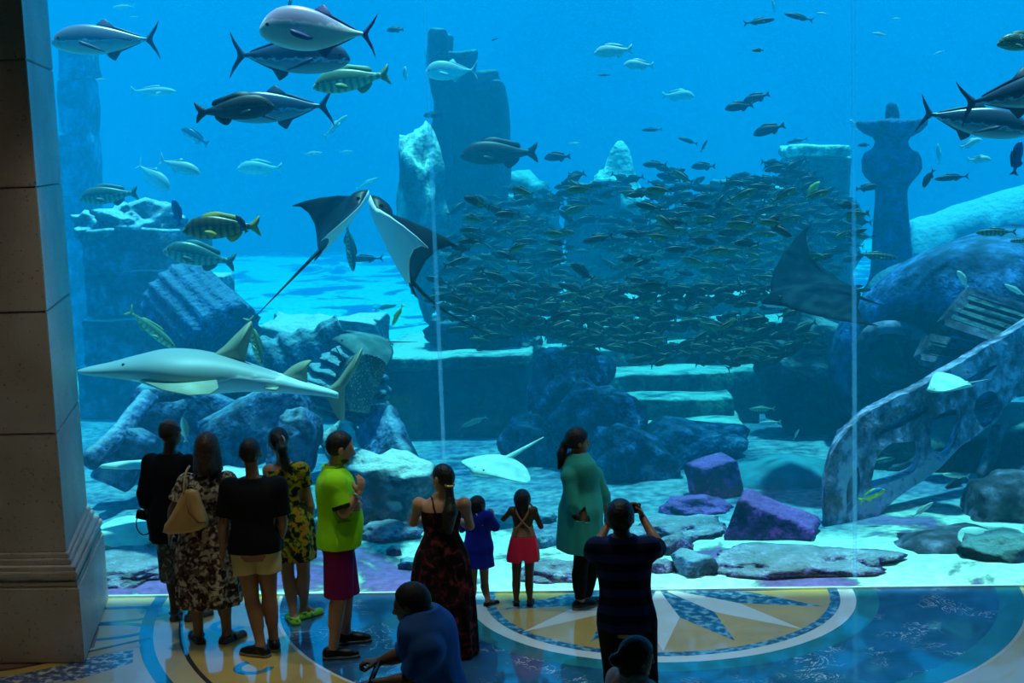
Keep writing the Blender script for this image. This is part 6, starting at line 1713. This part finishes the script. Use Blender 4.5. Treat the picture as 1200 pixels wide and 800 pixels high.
# 10 --- man photographing
Yp = Y_for(727, 580, 1.80)
p = Person('man in a navy striped polo shirt seen from behind, raising a phone with both hands', (733,0), 1.80, 0, Y=Yp, hip_px=(735,745), neck_px=(729,628), head_px=(727,606,.03), sk=1, girth=1.0, head_pitch=4)
s = p.s
p.set_arm(-1, p.px(694,648,.26), p.px(712,616,.42), hand_dir=(.35,.35,.85), palm=(1,-.2,0), curl=.9); p.set_arm(1, p.px(773,642,.24), p.px(753,606,.42), hand_dir=(-.35,.35,.85), palm=(-1,-.2,0), curl=.9)
p.defaults(); p.body(); p.scalp(M_hair, .010, low=-.06)
def striped(name, c0, c1, sc):
    m, nt, out = new_mat(name); b = nt.nodes.new('ShaderNodeBsdfPrincipled'); b.inputs['Roughness'].default_value = .85; b.inputs['Specular IOR Level'].default_value = .15
    tc = nt.nodes.new('ShaderNodeTexCoord'); wv = nt.nodes.new('ShaderNodeTexWave'); wv.bands_direction = 'Z'; wv.inputs['Scale'].default_value = sc; wv.inputs['Distortion'].default_value = .15
    nt.links.new(tc.outputs['Object'], wv.inputs['Vector']); r = ramp(nt, [(.45, c0), (.6, c1)]); nt.links.new(wv.outputs['Fac'], r.inputs['Fac'])
    nt.links.new(r.outputs['Color'], b.inputs['Base Color']); nt.links.new(b.outputs[0], out.inputs['Surface']); return m
M_navy = striped('navy_stripes', srgb(8,12,40), srgb(26,36,84), 2.6)
p.shirt(M_navy, .84, 'polo_shirt', off=.022, sleeve=.72, flare=.015, folds=7, famp=.025)
p.shorts(M_blackc, .98, 1.9, 'trousers', off=.03, flare=.02)
for sd in (-1,1): p.shoe(sd, M_shoe, M_sole)
mid = (v3(p.arm[-1][2])+v3(p.arm[1][2]))/2+v3((0,.03,.09))
r = empty('smartphone', p.root+Vector(mid), label='phone held up in both hands of the man in the striped polo shirt', cat='phone')
bm = bmesh.new(); add_box(bm, (-.115,-.006,-.038), (.115,.006,.038), bevel=.004); bm_obj('phone_case', bm, mat_plain('phone_black', srgb(18,18,20), rough=.25), r, True)
bm = bmesh.new(); add_box(bm, (-.105,-.0075,-.033), (.105,-.0062,.033)); bm_obj('screen', bm, mat_plain('phone_glass', srgb(30,80,110), rough=.1, spec=.6), r)

# 11 --- man leaning over the stroller
Yp = Y_for(482, 679, 1.70)
p = Person('grey-haired man in a blue shirt leaning left over a stroller handle at the bottom edge', (512,0), 1.82, 72, Y=Yp, hip_px=(517,872), neck_px=(497,742), head_px=(482,708,.0), sk=1, girth=1.08, head_yaw=80, head_pitch=-14)
s = p.s
p.set_arm(-1, p.px(478,797,-.16), p.px(440,800,-.20), hand_dir=(-1,.1,-.1), palm=(0,0,-1), curl=1.3, shoulder=p.px(501,762,-.17)); p.set_arm(1, p.px(466,768,.16), p.px(444,775,.14), hand_dir=(-1,0,.05), palm=(0,0,-1), curl=1.3, shoulder=p.px(490,757,.14))
p.defaults(); p.body(); p.scalp(mat_plain('hair_grey', srgb(62,56,54), rough=.6, var=.4, scale=30), .005, low=-.055, front=.035)
p.shirt(cloth('sky_blue_cloth', srgb(70,120,200)), .86, 'shirt', off=.026, sleeve=.80, flare=.015, folds=6, famp=.03)
p.shorts(M_blackc, .98, 1.9, 'trousers', off=.03, flare=.02)
for sd in (-1,1): p.shoe(sd, M_shoe, M_sole)
# stroller
hx = (v3(p.px(436,803,-.20))+v3(p.px(437,778,.14)))/2
base = p.root+Vector((hx[0]-.32, 0, 0)); base.z = 0
r = empty('stroller', base, label='black folding stroller pushed by the leaning man at the bottom edge', cat='stroller')
M_frame = mat_plain('stroller_frame', srgb(26,26,30), rough=.35, metallic=.5); M_seatc = cloth('stroller_cloth', srgb(24,24,30))
def st_(x, y, z): return Vector((x, y, z))
hz = (hx[2]) ; hy = hx[1]; wdt = .22
for sgn in (-1, 1):
    bm = bmesh.new(); add_tube(bm, smooth_curve([(.34, sgn*wdt+hy, hz+.02), (.30, sgn*wdt+hy, hz-.04), (.05, sgn*wdt+hy, .55), (-.30, sgn*wdt+hy, .12)], 5), .013, 10); bm_obj('side_frame', bm, M_frame, r, True)
    bm = bmesh.new(); add_tube(bm, [st_(.10, sgn*wdt+hy, .62), st_(.26, sgn*wdt+hy, .12)], .012, 10); bm_obj('rear_strut', bm, M_frame, r, True)
    bm = bmesh.new(); add_tube(bm, [st_(.36, sgn*(wdt-.02)+hy, hz+.025), st_(.30, sgn*(wdt-.02)+hy, hz-.03)], .02, 10); bm_obj('handle_grip', bm, M_blackc, r, True)
    for xw in (-.32, .27):
        bm = bmesh.new(); pts = [st_(xw+.075*math.cos(t), sgn*(wdt+.02)+hy, .09+.075*math.sin(t)) for t in [2*PI*i/24 for i in range(25)]]; add_tube(bm, pts, .014, 8, False)
        for t in range(5): add_tube(bm, [st_(xw, sgn*(wdt+.02)+hy, .09), st_(xw+.07*math.cos(t*1.257), sgn*(wdt+.02)+hy, .09+.07*math.sin(t*1.257))], .006, 6)
        bm_obj('wheel', bm, M_frame, r, True)
bm = bmesh.new(); add_tube(bm, [st_(.34,-wdt+hy,hz+.02), st_(.34,wdt+hy,hz+.02)], .013, 10); bm_obj('handle_bar', bm, M_frame, r, True)
bm = block_mesh((-.25,-.19+hy,.38),(.10,.19+hy,.46),.1,.01,1); bm_obj('seat', bm, M_seatc, r, True)
bm = block_mesh((0,-.19,0),(.05,.19,.5),.1,.01,2); bm.transform(Matrix.Translation((.06,hy,.42)) @ Matrix.Rotation(.35,4,'Y')); bm_obj('backrest', bm, M_seatc, r, True)
# canopy: a quarter barrel with thickness
bm = bmesh.new(); n = 14; RR = .30; ring = []
for side2, rr in ((0, RR), (1, RR-.012)):
    for i in range(n+1):
        t = math.radians(15+125*i/n); ring.append([bm.verts.new((.14-rr*math.cos(t)*.95, y+hy, .78+rr*math.sin(t)*.75)) for y in (-.20,-.1,0,.1,.20)])
a, b = ring[:n+1], ring[n+1:]
for i in range(n):
    for j in range(4): bm.faces.new((a[i][j], a[i][j+1], a[i+1][j+1], a[i+1][j])); bm.faces.new((b[i][j+1], b[i][j], b[i+1][j], b[i+1][j+1]))
    for j in (0, 4): bm.faces.new((a[i][j], b[i][j], b[i+1][j], a[i+1][j]))
for i in (0, n):
    for j in range(4): bm.faces.new((a[i][j], a[i][j+1], b[i][j+1], b[i][j]))
bm_obj('canopy', bm, M_seatc, r, True)

# 12 --- girl / woman in pink in front of the photographing man
Yp = Y_for(746, 738, 1.50)
p = Person('dark-haired person in a pink and white top, in front of the man in stripes', (742,0), 1.50, -50, Y=Yp, hip_px=(742,940), neck_px=(741,796), head_px=(747,770,.0), female=True, sk=1, head_yaw=-62, head_pitch=-10, head_k=1.12)
p.defaults(); p.body()
def ex(F):
    a = p.h(0,-.07,.06); F.rc(p.h(0,-.03,.03), p.h(0,-.055,-.06), .075*p.s, .065*p.s, k=.03); F.rc(p.h(0,-.06,-.02), p.h(-.02,-.13,-.02), .03*p.s, .045*p.s, k=.02)
p.scalp(M_hair, .014, extra=ex, front=.045)
p.shirt(floral('pink_white', [srgb(230,120,120), srgb(240,160,150), srgb(240,215,210), srgb(250,240,240)], 4), .80, 'top', off=.018, sleeve=.4, flare=.02)
p.shorts(M_blackc, .96, 1.9, 'trousers', off=.02)
for sd in (-1,1): p.shoe(sd, M_shoe, M_sole)
